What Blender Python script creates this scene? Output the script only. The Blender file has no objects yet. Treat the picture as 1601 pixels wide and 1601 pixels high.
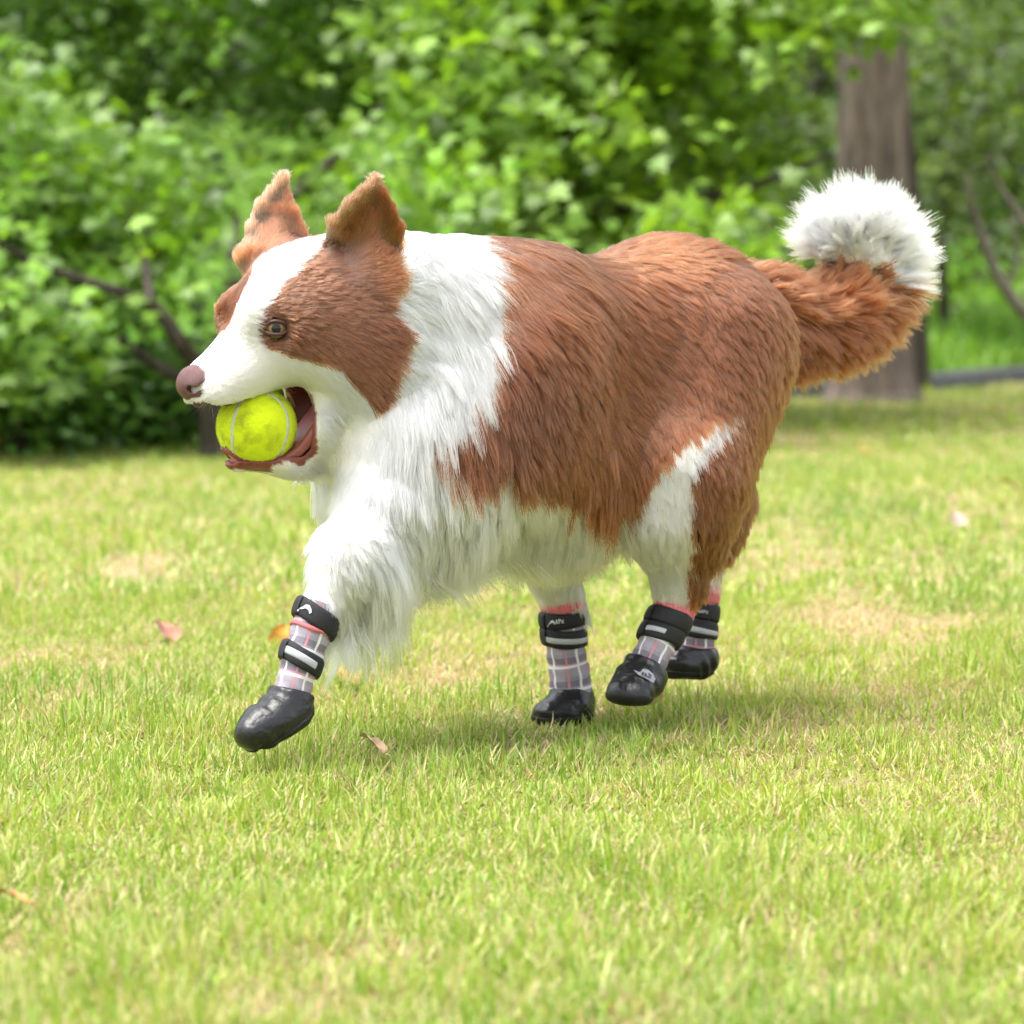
import bpy, math, random
import numpy as np
from mathutils import kdtree, Vector, Matrix

rng = np.random.default_rng(7)
random.seed(7)
scene = bpy.context.scene
COL = scene.collection

# ------------------------------------------------------------------ camera, sky, sun, exposure
IMG, FPX, HORIZON, CAM_H = 1601.0, 4915.0, 450.0, 0.43
PITCH = math.atan((IMG / 2 - HORIZON) / FPX)
cam_data = bpy.data.cameras.new('camera')
cam = bpy.data.objects.new('camera', cam_data)
COL.objects.link(cam)
cam.location = (0, 0, CAM_H)
cam.rotation_euler = (math.pi / 2 - PITCH, 0, 0)
cam_data.sensor_width = 36.0
cam_data.lens = 36.0 * FPX / IMG
cam_data.clip_start = 0.05
cam_data.clip_end = 2000.0
cam_data.dof.use_dof = True
cam_data.dof.focus_distance = 2.84
cam_data.dof.aperture_fstop = 7.8
scene.camera = cam

SUN_EL, SUN_AZ = math.radians(73), math.radians(-105)      # azimuth measured from +Y towards +X
world = bpy.data.worlds.new('World')
scene.world = world
world.use_nodes = True
wn = world.node_tree
sky = wn.nodes.new('ShaderNodeTexSky')
sky.sky_type = 'NISHITA'
sky.sun_disc = False
sky.sun_elevation = SUN_EL
sky.sun_rotation = SUN_AZ
sky.air_density = 1.0
sky.dust_density = 4.0
sky.ozone_density = 1.0
hsv = wn.nodes.new('ShaderNodeHueSaturation')              # thin even cloud: the sky's blue is mostly washed out
hsv.inputs['Saturation'].default_value = 0.22
wn.links.new(sky.outputs[0], hsv.inputs['Color'])
wn.links.new(hsv.outputs[0], wn.nodes['Background'].inputs['Color'])
wn.nodes['Background'].inputs['Strength'].default_value = 0.15

sun_data = bpy.data.lights.new('sun', 'SUN')
sun_data.energy = 1.25
sun_data.angle = math.radians(45)
sun_data.color = (1.0, 0.96, 0.90)
sun = bpy.data.objects.new('sun', sun_data)
COL.objects.link(sun)
to_sun = Vector((math.sin(SUN_AZ) * math.cos(SUN_EL), math.cos(SUN_AZ) * math.cos(SUN_EL), math.sin(SUN_EL)))
sun.rotation_euler = to_sun.to_track_quat('Z', 'Y').to_euler()
sun.location = (-3, -2, 6)

scene.view_settings.view_transform = 'Standard'
scene.view_settings.look = 'None'
scene.view_settings.gamma = 1.0
scene.view_settings.use_curve_mapping = False
scene.view_settings.exposure = 1.58
scene.cycles.max_bounces = 10
scene.cycles.diffuse_bounces = 4
scene.cycles.glossy_bounces = 6
scene.cycles.transmission_bounces = 8
scene.cycles.use_adaptive_sampling = True
scene.cycles.adaptive_threshold = 0.02
scene.cycles.transparent_max_bounces = 8

# ------------------------------------------------------------------ photo pixel <-> world helpers
SP, CP = math.sin(PITCH), math.cos(PITCH)

def ray(px, py):
    a, b = px - IMG / 2, IMG / 2 - py
    return np.array([a, FPX * CP + b * SP, -FPX * SP + b * CP])

def on_ground(px, py, z=0.0):
    r = ray(px, py)
    return np.array([0, 0, CAM_H]) + r * ((z - CAM_H) / r[2])

def at_depth(px, py, y):
    r = ray(px, py)
    return np.array([0, 0, CAM_H]) + r * (y / r[1])

def project(P):
    P = np.asarray(P, float) - np.array([0, 0, CAM_H])
    f = P[..., 1] * CP - P[..., 2] * SP
    u = P[..., 1] * SP + P[..., 2] * CP
    return IMG / 2 + FPX * P[..., 0] / f, IMG / 2 - FPX * u / f

def in_poly(x, y, poly):
    inside = np.zeros(np.shape(x), bool)
    n = len(poly)
    for i in range(n):
        x0, y0 = poly[i]
        x1, y1 = poly[(i + 1) % n]
        if y0 == y1:
            continue
        c = (y0 > y) != (y1 > y)
        inside ^= c & (x < (x1 - x0) * (y - y0) / (y1 - y0) + x0)
    return inside

_nd = np.random.default_rng(3)
_NV = [(_nd.normal(size=(6, 3)), _nd.uniform(0, 6.28, 6)) for _ in range(12)]

def noise(P, freq, k=0):
    """smooth pseudo noise in -1..1 from a handful of sines"""
    v, ph = _NV[k % 12]
    return np.sin(P @ v.T * freq + ph).mean(axis=-1) * 1.6

def unit(v):
    return v / np.maximum(np.linalg.norm(v, axis=-1, keepdims=True), 1e-9)

# ------------------------------------------------------------------ object helpers
def link(o, parent=None):
    COL.objects.link(o)
    if parent is not None:
        o.parent = parent
    return o

def tag(o, label=None, cat=None, group=None, kind=None):
    for k, v in (('label', label), ('category', cat), ('group', group), ('kind', kind)):
        if v:
            o[k] = v
    return o

def empty(name, loc=(0, 0, 0), rz=0.0, parent=None):
    o = bpy.data.objects.new(name, None)
    o.location = loc
    o.rotation_euler = (0, 0, rz)
    o.empty_display_size = 0.1
    return link(o, parent)

def mesh_data(name, verts, faces, smooth=True, colors=None, uvs=None):
    """faces: int array (n,3)/(n,4), list of such arrays, or a ragged list"""
    me = bpy.data.meshes.new(name)
    verts = np.asarray(verts, np.float32)
    if isinstance(faces, list) and len(faces) and isinstance(faces[0], np.ndarray) and faces[0].ndim == 2:
        blocks = faces
    elif isinstance(faces, np.ndarray):
        blocks = [faces]
    else:
        blocks = None
    if blocks is None:
        me.from_pydata(verts.tolist(), [], [list(map(int, f)) for f in faces])
    else:
        loops = np.concatenate([b.ravel() for b in blocks]).astype(np.int32)
        tot = np.concatenate([np.full(len(b), b.shape[1], np.int32) for b in blocks])
        start = np.concatenate([[0], np.cumsum(tot)[:-1]]).astype(np.int32)
        me.vertices.add(len(verts))
        me.vertices.foreach_set('co', verts.ravel())
        me.loops.add(len(loops))
        me.loops.foreach_set('vertex_index', loops)
        me.polygons.add(len(tot))
        me.polygons.foreach_set('loop_start', start)
        me.polygons.foreach_set('loop_total', tot)
        me.update(calc_edges=True)
    if smooth:
        me.polygons.foreach_set('use_smooth', np.ones(len(me.polygons), bool))
    if colors is not None:
        a = me.attributes.new('tint', 'FLOAT_COLOR', 'POINT')
        c = np.ones((len(verts), 4), np.float32)
        c[:, :3] = colors
        a.data.foreach_set('color', c.ravel())
    if uvs is not None:
        uvl = me.uv_layers.new(name='UVMap')
        li = np.zeros(len(me.loops), np.int32)
        me.loops.foreach_get('vertex_index', li)
        uvl.data.foreach_set('uv', np.asarray(uvs, np.float32)[li].ravel())
    return me

def mesh_obj(name, verts, faces, mat=None, parent=None, **kw):
    me = mesh_data(name, verts, faces, **kw)
    if mat is not None:
        me.materials.append(mat)
    return link(bpy.data.objects.new(name, me), parent)

# ------------------------------------------------------------------ materials
def new_mat(name):
    m = bpy.data.materials.new(name)
    m.use_nodes = True
    nt = m.node_tree
    return m, nt, nt.nodes['Principled BSDF'], nt.nodes['Material Output']

def simple_mat(name, color, rough=0.6, spec=0.4, noise_amt=0.0, noise_scale=60.0, bump=0.0, bump_scale=200.0, coat=0.0):
    m, nt, b, out = new_mat(name)
    b.inputs['Base Color'].default_value = (*color, 1)
    b.inputs['Roughness'].default_value = rough
    b.inputs['Specular IOR Level'].default_value = spec
    b.inputs['Coat Weight'].default_value = coat
    tc = nt.nodes.new('ShaderNodeTexCoord')
    if noise_amt:
        n = nt.nodes.new('ShaderNodeTexNoise')
        n.inputs['Scale'].default_value = noise_scale
        n.inputs['Detail'].default_value = 5
        nt.links.new(tc.outputs['Object'], n.inputs['Vector'])
        mx = nt.nodes.new('ShaderNodeMix')
        mx.data_type = 'RGBA'
        mx.inputs['A'].default_value = (*[c * (1 - noise_amt) for c in color], 1)
        mx.inputs['B'].default_value = (*[min(1, c * (1 + noise_amt)) for c in color], 1)
        nt.links.new(n.outputs['Fac'], mx.inputs['Factor'])
        nt.links.new(mx.outputs['Result'], b.inputs['Base Color'])
    if bump:
        n2 = nt.nodes.new('ShaderNodeTexNoise')
        n2.inputs['Scale'].default_value = bump_scale
        n2.inputs['Detail'].default_value = 4
        nt.links.new(tc.outputs['Object'], n2.inputs['Vector'])
        bp = nt.nodes.new('ShaderNodeBump')
        bp.inputs['Strength'].default_value = bump
        bp.inputs['Distance'].default_value = 0.002
        nt.links.new(n2.outputs['Fac'], bp.inputs['Height'])
        nt.links.new(bp.outputs['Normal'], b.inputs['Normal'])
    return m

def tint_mat(name, rough=0.6, spec=0.3, translucent=0.0, trans_gain=(1.3, 1.4, 0.8)):
    """colour from the per-point 'tint' attribute, part of the light passing through (leaves, blades)"""
    m, nt, b, out = new_mat(name)
    a = nt.nodes.new('ShaderNodeAttribute')
    a.attribute_name = 'tint'
    nt.links.new(a.outputs['Color'], b.inputs['Base Color'])
    b.inputs['Roughness'].default_value = rough
    b.inputs['Specular IOR Level'].default_value = spec
    if translucent:
        t = nt.nodes.new('ShaderNodeBsdfTranslucent')
        g = nt.nodes.new('ShaderNodeMix')
        g.data_type = 'RGBA'
        g.blend_type = 'MULTIPLY'
        g.inputs['Factor'].default_value = 1.0
        g.inputs['B'].default_value = (*trans_gain, 1)
        nt.links.new(a.outputs['Color'], g.inputs['A'])
        nt.links.new(g.outputs['Result'], t.inputs['Color'])
        mx = nt.nodes.new('ShaderNodeMixShader')
        mx.inputs['Fac'].default_value = translucent
        nt.links.new(b.outputs[0], mx.inputs[1])
        nt.links.new(t.outputs[0], mx.inputs[2])
        nt.links.new(mx.outputs[0], out.inputs['Surface'])
    return m

def tube(points, radii, nseg=8, cap=True):
    """tapered tube along a polyline -> verts, ragged faces"""
    P = np.asarray(points, float)
    R = np.asarray(radii, float)
    T = unit(np.gradient(P, axis=0))
    ref = np.array([0.31, 0.27, 0.91]) if abs(T[0][2]) < 0.8 else np.array([0.95, 0.2, 0.1])
    V, F = [], []
    u = unit(np.cross(T[0], ref))
    for i in range(len(P)):
        u = unit(u - T[i] * (u @ T[i]))
        w = np.cross(T[i], u)
        for k in range(nseg):
            a = 2 * math.pi * k / nseg
            V.append(P[i] + R[i] * (math.cos(a) * u + math.sin(a) * w))
    for i in range(len(P) - 1):
        for k in range(nseg):
            k2 = (k + 1) % nseg
            F.append((i * nseg + k, i * nseg + k2, (i + 1) * nseg + k2, (i + 1) * nseg + k))
    if cap:
        F.append(tuple(range(nseg))[::-1])
        F.append(tuple((len(P) - 1) * nseg + k for k in range(nseg)))
    return np.array(V), F

def spline(pts, n):
    """Catmull-Rom through pts (rows may carry radius as an extra column)"""
    P = np.asarray(pts, float)
    Q = np.vstack([2 * P[0] - P[1], P, 2 * P[-1] - P[-2]])
    out = []
    for t in np.linspace(0, len(P) - 1, n):
        i = min(int(t), len(P) - 2)
        f = t - i
        a, b, c, d = Q[i], Q[i + 1], Q[i + 2], Q[i + 3]
        out.append(0.5 * (2 * b + (c - a) * f + (2 * a - 5 * b + 4 * c - d) * f * f + (3 * b - a - 3 * c + d) * f ** 3))
    return np.array(out)

# ================================================================== GROUND
def dry_amount(x, y):
    """0 lush .. 1 bare and straw-coloured; patches lie where the photo shows them"""
    P = np.stack([x, y, 0 * x], -1)
    v = .30 * noise(P, 3.1, 0) + .34 * noise(P, 8.5, 1) + .32 * noise(P, 22., 2) + .20 * noise(P, 47., 3) + .12
    for px, py, wx, wy, amt in ((1350, 968, 150, 34, 1.15), (225, 886, 70, 22, 1.0), (120, 1035, 140, 20, .75), (1230, 835, 120, 30, .6),
                                (420, 1585, 170, 26, .8), (1560, 1575, 120, 40, .8), (1330, 1225, 120, 24, .5), (960, 1315, 110, 20, .5),
                                (560, 1500, 160, 30, .5), (100, 1400, 130, 26, .5), (1560, 1330, 90, 30, .4), (820, 1180, 150, 22, .45), (1190, 880, 90, 26, .4), (40, 1510, 100, 24, .5)):
        c = on_ground(px, py)
        rx = wx * c[1] / FPX
        ry = (CAM_H * FPX) * (1 / (py - wy - HORIZON) - 1 / (py + wy - HORIZON)) / 2
        q = ((x - c[0]) / rx) ** 2 + ((y - c[1]) / ry) ** 2
        v = v + amt * np.exp(-q * 1.1)
    return np.clip(v, 0, 1)

C_LUSH, C_DRY = np.array([.165, .200, .042]), np.array([.36, .27, .155])

def spaced(lim, step, grow, far):
    a = [0.0]
    st = step
    while a[-1] < far:
        if a[-1] > lim:
            st *= grow
        a.append(a[-1] + st)
    return np.array(a)

gx = spaced(2.6, .04, 1.25, 400)
gx = np.concatenate([-gx[:0:-1], gx])
gy = spaced(14, .05, 1.25, 700)
gy = np.concatenate([[-60, -25, -10, -4, -2, -1, -.5], gy])
GX, GY = np.meshgrid(gx, gy, indexing='ij')
da = dry_amount(GX.ravel(), GY.ravel())
gcol = C_LUSH * (1 - da[:, None]) + C_DRY * da[:, None]
nx_, ny_ = GX.shape
ii = np.arange(nx_ * ny_).reshape(nx_, ny_)
gf = np.stack([ii[:-1, :-1].ravel(), ii[1:, :-1].ravel(), ii[1:, 1:].ravel(), ii[:-1, 1:].ravel()], 1)
def lawn_mat():
    m = tint_mat('lawn_soil_and_thatch', rough=.9, spec=.1)
    nt = m.node_tree
    b = nt.nodes['Principled BSDF']
    a = [n for n in nt.nodes if n.type == 'ATTRIBUTE'][0]
    tc = nt.nodes.new('ShaderNodeTexCoord')
    n = nt.nodes.new('ShaderNodeTexNoise')
    n.inputs['Scale'].default_value = 90
    n.inputs['Detail'].default_value = 8
    nt.links.new(tc.outputs['Object'], n.inputs['Vector'])
    r = nt.nodes.new('ShaderNodeMapRange')
    r.inputs['To Min'].default_value = .55
    r.inputs['To Max'].default_value = 1.35
    nt.links.new(n.outputs['Fac'], r.inputs['Value'])
    mx = nt.nodes.new('ShaderNodeMix')
    mx.data_type = 'RGBA'
    mx.blend_type = 'MULTIPLY'
    mx.inputs['Factor'].default_value = 1
    nt.links.new(a.outputs['Color'], mx.inputs['A'])
    nt.links.new(r.outputs[0], mx.inputs['B'])
    nt.links.new(mx.outputs['Result'], b.inputs['Base Color'])
    return m
lawn = mesh_obj('lawn', np.stack([GX.ravel(), GY.ravel(), 0 * GX.ravel()], 1), gf, lawn_mat(), colors=gcol)
tag(lawn, kind='structure')

# bank rising behind the kerb, wooded hill far behind it
KERB = [on_ground(px, py) for px, py in ((-900, 640), (1000, 626), (1440, 611), (1601, 597), (2100, 575))]
KERB = np.array(KERB)
def kerb_y(x):
    return np.interp(x, KERB[:, 0], KERB[:, 1])
bx = np.linspace(-60, 60, 121)
bt = np.concatenate([[0.14], np.linspace(.4, 12, 24), np.linspace(16, 220, 18)])
BX, BT = np.meshgrid(bx, bt, indexing='ij')
BY = kerb_y(BX) + BT
def bank_h(x, t):
    h = np.interp(t, [0, .5, 4, 10, 30, 220], [.0, .05, .34, .75, 7.0, 60.0])
    return h + .05 * np.sin(x * 1.3 + t) * np.clip(t / 4, 0, 1)
BZ = bank_h(BX, BT)
ii = np.arange(BX.size).reshape(BX.shape)
bf = np.stack([ii[:-1, :-1].ravel(), ii[1:, :-1].ravel(), ii[1:, 1:].ravel(), ii[:-1, 1:].ravel()], 1)
tag(mesh_obj('bank', np.stack([BX.ravel(), BY.ravel(), BZ.ravel() + .004], 1), bf, simple_mat('bank_turf', (.085, .165, .022), .9, .1, .35, 3)), kind='structure')

kp = spline(KERB[:, :2], 80)
kt = unit(np.gradient(kp, axis=0))
kn = np.stack([-kt[:, 1], kt[:, 0]], 1)
KV, KF = [], []
for i in range(80):
    for o_, z_ in ((-.06, -.05), (-.06, .055), (-.045, .07), (.05, .07), (.06, .055), (.06, -.05)):
        q = kp[i] + kn[i] * o_
        KV.append((q[0], q[1], z_))
for i in range(79):
    for k in range(5):
        KF.append((i * 6 + k, i * 6 + k + 1, (i + 1) * 6 + k + 1, (i + 1) * 6 + k))
tag(mesh_obj('kerb', KV, KF, simple_mat('kerb_stone', (.10, .10, .11), .8, .2, .25, 20, .4, 80)), kind='structure')

# ------------------------------------------------------------------ lawn grass
BLADE = tint_mat('grass_blade', rough=.42, spec=.45, translucent=.35, trans_gain=(1.15, 1.15, .8))

def blades(n, d0, d1, hmin, hmax, wid, spread=1.5, pw=1.0, mids=2, hollow=0.0):
    u = rng.random(n)
    y = (d0 ** (1 + pw) + u * (d1 ** (1 + pw) - d0 ** (1 + pw))) ** (1 / (1 + pw))
    x = (rng.random(n) - .5) * y * (IMG / FPX) * spread
    # part of the blades stand together in tufts
    nt_ = n // 22
    tc = rng.integers(0, n, nt_)
    mem = rng.random(n) < .38
    pick_ = tc[rng.integers(0, nt_, n)]
    sd = rng.normal(size=(n, 2)) * .008
    x = np.where(mem, x[pick_] + sd[:, 0], x)
    y = np.where(mem, y[pick_] + sd[:, 1], y)
    dry = dry_amount(x, y)
    keep = np.abs(x) > y * (IMG / FPX) * .5 * hollow
    keep &= rng.random(n) > np.clip(dry - .35, 0, 1) * .60
    for fx, fy in FOOT_SPOTS:
        keep &= (x - fx) ** 2 + (y - fy) ** 2 > .036 ** 2
    x, y, dry, mem = x[keep], y[keep], dry[keep], mem[keep]
    n = len(x)
    kind = rng.random(n)
    straw = kind < (.30 + .55 * dry)
    pale = (~straw) & (rng.random(n) < .42)
    P2 = np.stack([x, y, 0 * x], -1)
    tall = 1 + .42 * noise(P2, 9, 4) + .34 * noise(P2, 23, 5)
    h = rng.uniform(hmin, hmax, n) * np.clip(tall, .35, 1.7) * np.where(mem, 1.18, .92) * (1 - .45 * dry)
    lean = np.where(straw, rng.uniform(.75, 1.45, n), np.where(pale, rng.uniform(.4, 1.15, n), np.abs(rng.normal(0, .45, n))))
    curl = np.where(straw, rng.normal(0, .5, n), rng.normal(.45, .65, n))
    az = rng.uniform(0, 2 * math.pi, n)
    dirv = np.stack([np.cos(az), np.sin(az)], 1)
    face = az + math.pi / 2 + rng.normal(0, .5, n)
    wv = np.stack([np.cos(face), np.sin(face), 0 * face], 1) * (wid * rng.uniform(.6, 1.3, n) * np.where(straw, .75, 1))[:, None] / 2
    K = mids + 1
    p = np.stack([x, y, np.full(n, -.001)], 1)
    rows = [p]
    for k in range(K):
        ang = lean + curl * (k + .5) / K
        st = np.stack([np.sin(ang) * dirv[:, 0], np.sin(ang) * dirv[:, 1], np.cos(ang)], 1) * (h / K)[:, None]
        p = p + st
        p[:, 2] = np.maximum(p[:, 2], .002)
        rows.append(p)
    V = []
    for k in range(K):
        f = (1.0, .95, .7)[min(k, 2)] if K > 2 else (1.0, .75)[k]
        V += [rows[k] - wv * f, rows[k] + wv * f]
    V.append(rows[K])
    nv = 2 * K + 1
    V = np.stack(V, 1).reshape(-1, 3)
    b = np.arange(n)[:, None] * nv
    quads = np.concatenate([b + np.array([[2 * k, 2 * k + 1, 2 * k + 3, 2 * k + 2]]) for k in range(K - 1)])
    tris = b + np.array([[2 * K - 2, 2 * K - 1, 2 * K]])
    g = rng.random((n, 1))
    green = np.array([.150, .300, .022]) * (1 - g) + np.array([.400, .500, .075]) * g
    hue = noise(P2, 5, 7)[:, None]
    green = green * (1 + .22 * hue * np.array([1, .5, .3]))
    pl = np.array([.52, .52, .20]) * rng.uniform(.7, 1.25, (n, 1))
    sc = np.array([.58, .47, .27]) * rng.uniform(.45, 1.2, (n, 1)) * np.where(rng.random((n, 1)) < .25, np.array([[.95, .78, .66]]), 1.0)
    c = np.where(straw[:, None], sc, np.where(pale[:, None], pl, green))
    return V, quads, tris, np.repeat(np.clip(c, 0, 1), nv, axis=0)

FOOT_SPOTS = [tuple(on_ground(px, py)[:2]) for px, py in ((890, 1135),)]
gv, gq, gt, gc, off = [], [], [], [], 0
for args in ((265000, 1.70, 4.3, .010, .029, .0018, 1.5, 1.0, 2), (120000, 4.2, 8.6, .014, .036, .0042, 1.5, .6, 1), (60000, 8.5, 16, .018, .042, .0085, 1.5, .6, 1), (90000, .9, 13, .014, .036, .0060, 5.0, .6, 1, 1.45)):
    V, q, t, c = blades(*args)
    gv.append(V); gq.append(q + off); gt.append(t + off); gc.append(c)
    off += len(V)
grass = mesh_obj('grass', np.concatenate(gv), [np.concatenate(gq), np.concatenate(gt)], BLADE, colors=np.concatenate(gc))
tag(grass, kind='stuff')

# weeds and long grass on the bank
n = 46000
x = np.clip(rng.normal(0, 5.5, n), -18, 18)
t = .2 + 9 * rng.random(n) ** 1.4
y = kerb_y(x) + t
z = bank_h(x, t)
h = rng.uniform(.06, .20, n) * (1 + .5 * noise(np.stack([x, y, 0 * x], 1), 3, 2))
az = rng.uniform(0, 6.28, n)
ln_ = rng.uniform(.1, .7, n)
wv = np.stack([np.cos(az), np.sin(az), 0 * az], 1) * rng.uniform(.006, .016, n)[:, None]
dv = np.stack([-np.sin(az) * np.sin(ln_), np.cos(az) * np.sin(ln_), np.cos(ln_)], 1)
p0 = np.stack([x, y, z], 1)
p1 = p0 + dv * h[:, None] * .55
p2 = p1 + (dv + np.array([0, 0, -.35])) * h[:, None] * .5
V = np.stack([p0 - wv * .6, p0 + wv * .6, p1 - wv, p1 + wv, p2], 1).reshape(-1, 3)
b = np.arange(n)[:, None] * 5
c = np.array([.19, .36, .040]) * rng.uniform(.65, 1.35, (n, 1)) * (1 + .2 * noise(p0, 2, 3)[:, None] * np.array([1, .3, 0]))
tag(mesh_obj('bank_grass', V, [b + np.array([[0, 1, 3, 2]]), b + np.array([[2, 3, 4]])], BLADE, colors=np.repeat(np.clip(c, 0, 1), 5, axis=0)), kind='stuff')

# ================================================================== TREES
LEAF = tint_mat('leaf', rough=.40, spec=.5, translucent=.42, trans_gain=(1.5, 1.5, .5))
def bark_mat(name, c0, c1, scale):
    m, nt, b, out = new_mat(name)
    tc = nt.nodes.new('ShaderNodeTexCoord')
    mp = nt.nodes.new('ShaderNodeMapping')
    mp.inputs['Scale'].default_value = (scale, scale, scale * .18)
    nt.links.new(tc.outputs['Object'], mp.inputs['Vector'])
    n = nt.nodes.new('ShaderNodeTexNoise')
    n.inputs['Scale'].default_value = 1
    n.inputs['Detail'].default_value = 8
    n.inputs['Roughness'].default_value = .65
    nt.links.new(mp.outputs[0], n.inputs['Vector'])
    r = nt.nodes.new('ShaderNodeValToRGB')
    r.color_ramp.elements[0].position = .32
    r.color_ramp.elements[0].color = (*c0, 1)
    r.color_ramp.elements[1].position = .68
    r.color_ramp.elements[1].color = (*c1, 1)
    nt.links.new(n.outputs['Fac'], r.inputs[0])
    nt.links.new(r.outputs[0], b.inputs['Base Color'])
    b.inputs['Roughness'].default_value = .9
    b.inputs['Specular IOR Level'].default_value = .15
    bp = nt.nodes.new('ShaderNodeBump')
    bp.inputs['Strength'].default_value = .9
    bp.inputs['Distance'].default_value = .02
    nt.links.new(n.outputs['Fac'], bp.inputs['Height'])
    nt.links.new(bp.outputs['Normal'], b.inputs['Normal'])
    return m
BARK = bark_mat('trunk_bark', (.075, .058, .050), (.30, .235, .205), 26)
DARKBARK = bark_mat('branch_bark', (.032, .026, .022), (.105, .085, .070), 40)
PALEBARK = bark_mat('bare_branch_bark', (.12, .10, .085), (.28, .235, .20), 40)

MAPLE = np.array([(0, 0), (.16, .04), (.46, -.08), (.32, .20), (.60, .46), (.27, .46), (0, 1.0), (-.27, .46), (-.60, .46), (-.32, .20), (-.46, -.08), (-.16, .04), (0, .32)])
MAPLE3 = np.column_stack([MAPLE, -.22 * np.abs(MAPLE[:, 0]) - .10 * MAPLE[:, 1] ** 2])
MAPLE_F = np.array([(12, i, (i + 1) % 12) for i in range(12)])
OVAL3 = np.array([(0, 0, 0), (.26, .45, -.08), (0, 1, -.12), (-.26, .45, -.08), (0, .5, .0)])
OVAL_F = np.array([(0, 1, 4), (1, 2, 4), (2, 3, 4), (3, 0, 4)])

def leaf_frames(C, spread, flat, n_each, size, droop=.25, up=.75):
    """leaves round each cluster centre: positions, stem directions, normals, sizes"""
    m = len(C)
    N = m * n_each
    c = np.repeat(C, n_each, axis=0)
    sp = np.repeat(np.broadcast_to(spread, (m,)), n_each)
    o = rng.normal(size=(N, 3)) * sp[:, None] * np.array([1, 1, flat])
    P = c + o
    d = unit(o * np.array([1, 1, .4]) + rng.normal(size=(N, 3)) * sp[:, None] * .5 - np.array([0, 0, droop]) * sp[:, None])
    nr = np.array([0, 0, up]) + rng.normal(size=(N, 3)) * .40 + np.array([-.12, -.45, 0])
    nr = unit(nr - (nr * d).sum(1, keepdims=True) * d)
    s = size * rng.uniform(.65, 1.3, N)
    return P, d, nr, s

def leaf_mesh(P, d, nr, s, T3, TF, tint):
    sx = np.cross(d, nr)
    V = P[:, None, :] + s[:, None, None] * (T3[None, :, 0:1] * sx[:, None] + T3[None, :, 1:2] * d[:, None] + T3[None, :, 2:3] * nr[:, None])
    k = len(T3)
    F = (np.arange(len(P))[:, None, None] * k + TF[None]).reshape(-1, TF.shape[1])
    return V.reshape(-1, 3), F, np.repeat(tint, k, axis=0)

def tints(n, base, var, cl=None, yellow=.3):
    r = rng.normal(size=(n, 1))
    y = rng.random((n, 1)) ** 2 * yellow
    c = np.asarray(base) * (1 + var * r) * (1 + y * np.array([[1.0, .35, -.2]]))
    if cl is not None:
        c = c * cl[:, None]
    return np.clip(c, .004, .7)

def px_clusters(n, x0, x1, y0, y1, d0, d1, keep=None, freq=1.7, thr=-.12, k=0):
    """cluster centres filling a volume in front of which the camera looks, thinned by noise into boughs and gaps"""
    out = []
    while sum(map(len, out)) < n:
        m = 4000
        px, py, dd = rng.uniform(x0, x1, m), rng.uniform(y0, y1, m), rng.uniform(d0, d1, m)
        P = np.stack([(px - IMG / 2) / FPX * dd, dd, CAM_H + (HORIZON - py) / FPX * dd], 1)
        ok = noise(P, freq, k) + .5 * noise(P, freq * 2.3, k + 1) > thr
        if keep is not None:
            ok &= keep(px, py, dd)
        out.append(P[ok & (P[:, 2] > .05)])
    return np.concatenate(out)[:n]

def branch_part(name, parent, px_pts, mat, nseg=9, n=24):
    """limb through (pixel x, pixel y, distance, radius) points"""
    q = spline(np.array([np.append(at_depth(a, b_, d_), r_) for a, b_, d_, r_ in px_pts]), n)
    q[:, :3] += .25 * q[:, 3:4] * np.stack([noise(q[:, :3], 9, 1), noise(q[:, :3], 9, 2), 0 * q[:, 0]], 1)
    V, F = tube(q[:, :3] - np.array(parent.location), np.maximum(q[:, 3], .002), nseg)
    return mesh_obj(name, V, F, mat, parent)

def crown_part(root, frames, T3, TF, tint, singles=0, name='crown'):
    P, d, nr, s = frames
    P = P - np.array(root.location)
    V, F, C = None, None, None
    pick_ = np.zeros(len(P), bool)
    if singles:
        u, v = project(P + np.array(root.location))
        dd = (P + np.array(root.location))[:, 1]
        vis = (u > 0) & (u < IMG) & (v > 0) & (v < 700)
        score = np.where(vis, s / dd, 0)
        front = dd < np.quantile(dd[vis], .30)
        pick_[np.argsort(-score * front)[:singles]] = True
    V, F, C = leaf_mesh(P[~pick_], d[~pick_], nr[~pick_], s[~pick_], T3, TF, tint[~pick_])
    cr = mesh_obj(name, V, F, LEAF, root, smooth=False, colors=C)
    cr['kind'] = 'stuff'
    if singles:
        order = np.argsort(tint[pick_][:, 1])
        ids = np.nonzero(pick_)[0][order]
        for g in np.array_split(ids, 8):
            me = mesh_data('leaf', T3, TF, smooth=False, colors=np.tile(tint[g].mean(0), (len(T3), 1)))
            me.materials.append(LEAF)
            for i in g:
                o = bpy.data.objects.new('leaf', me)
                sx = np.cross(d[i], nr[i])
                M = np.eye(4)
                M[:3, 0], M[:3, 1], M[:3, 2], M[:3, 3] = sx * s[i], d[i] * s[i], nr[i] * s[i], P[i]
                o.matrix_local = Matrix(M.tolist())
                link(o, cr)
    return cr

def cluster_tone(C, n_each, k, amt=.22):
    return np.repeat(1 + amt * rng.normal(size=len(C)) + .15 * noise(C, 2.2, k), n_each)

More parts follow.
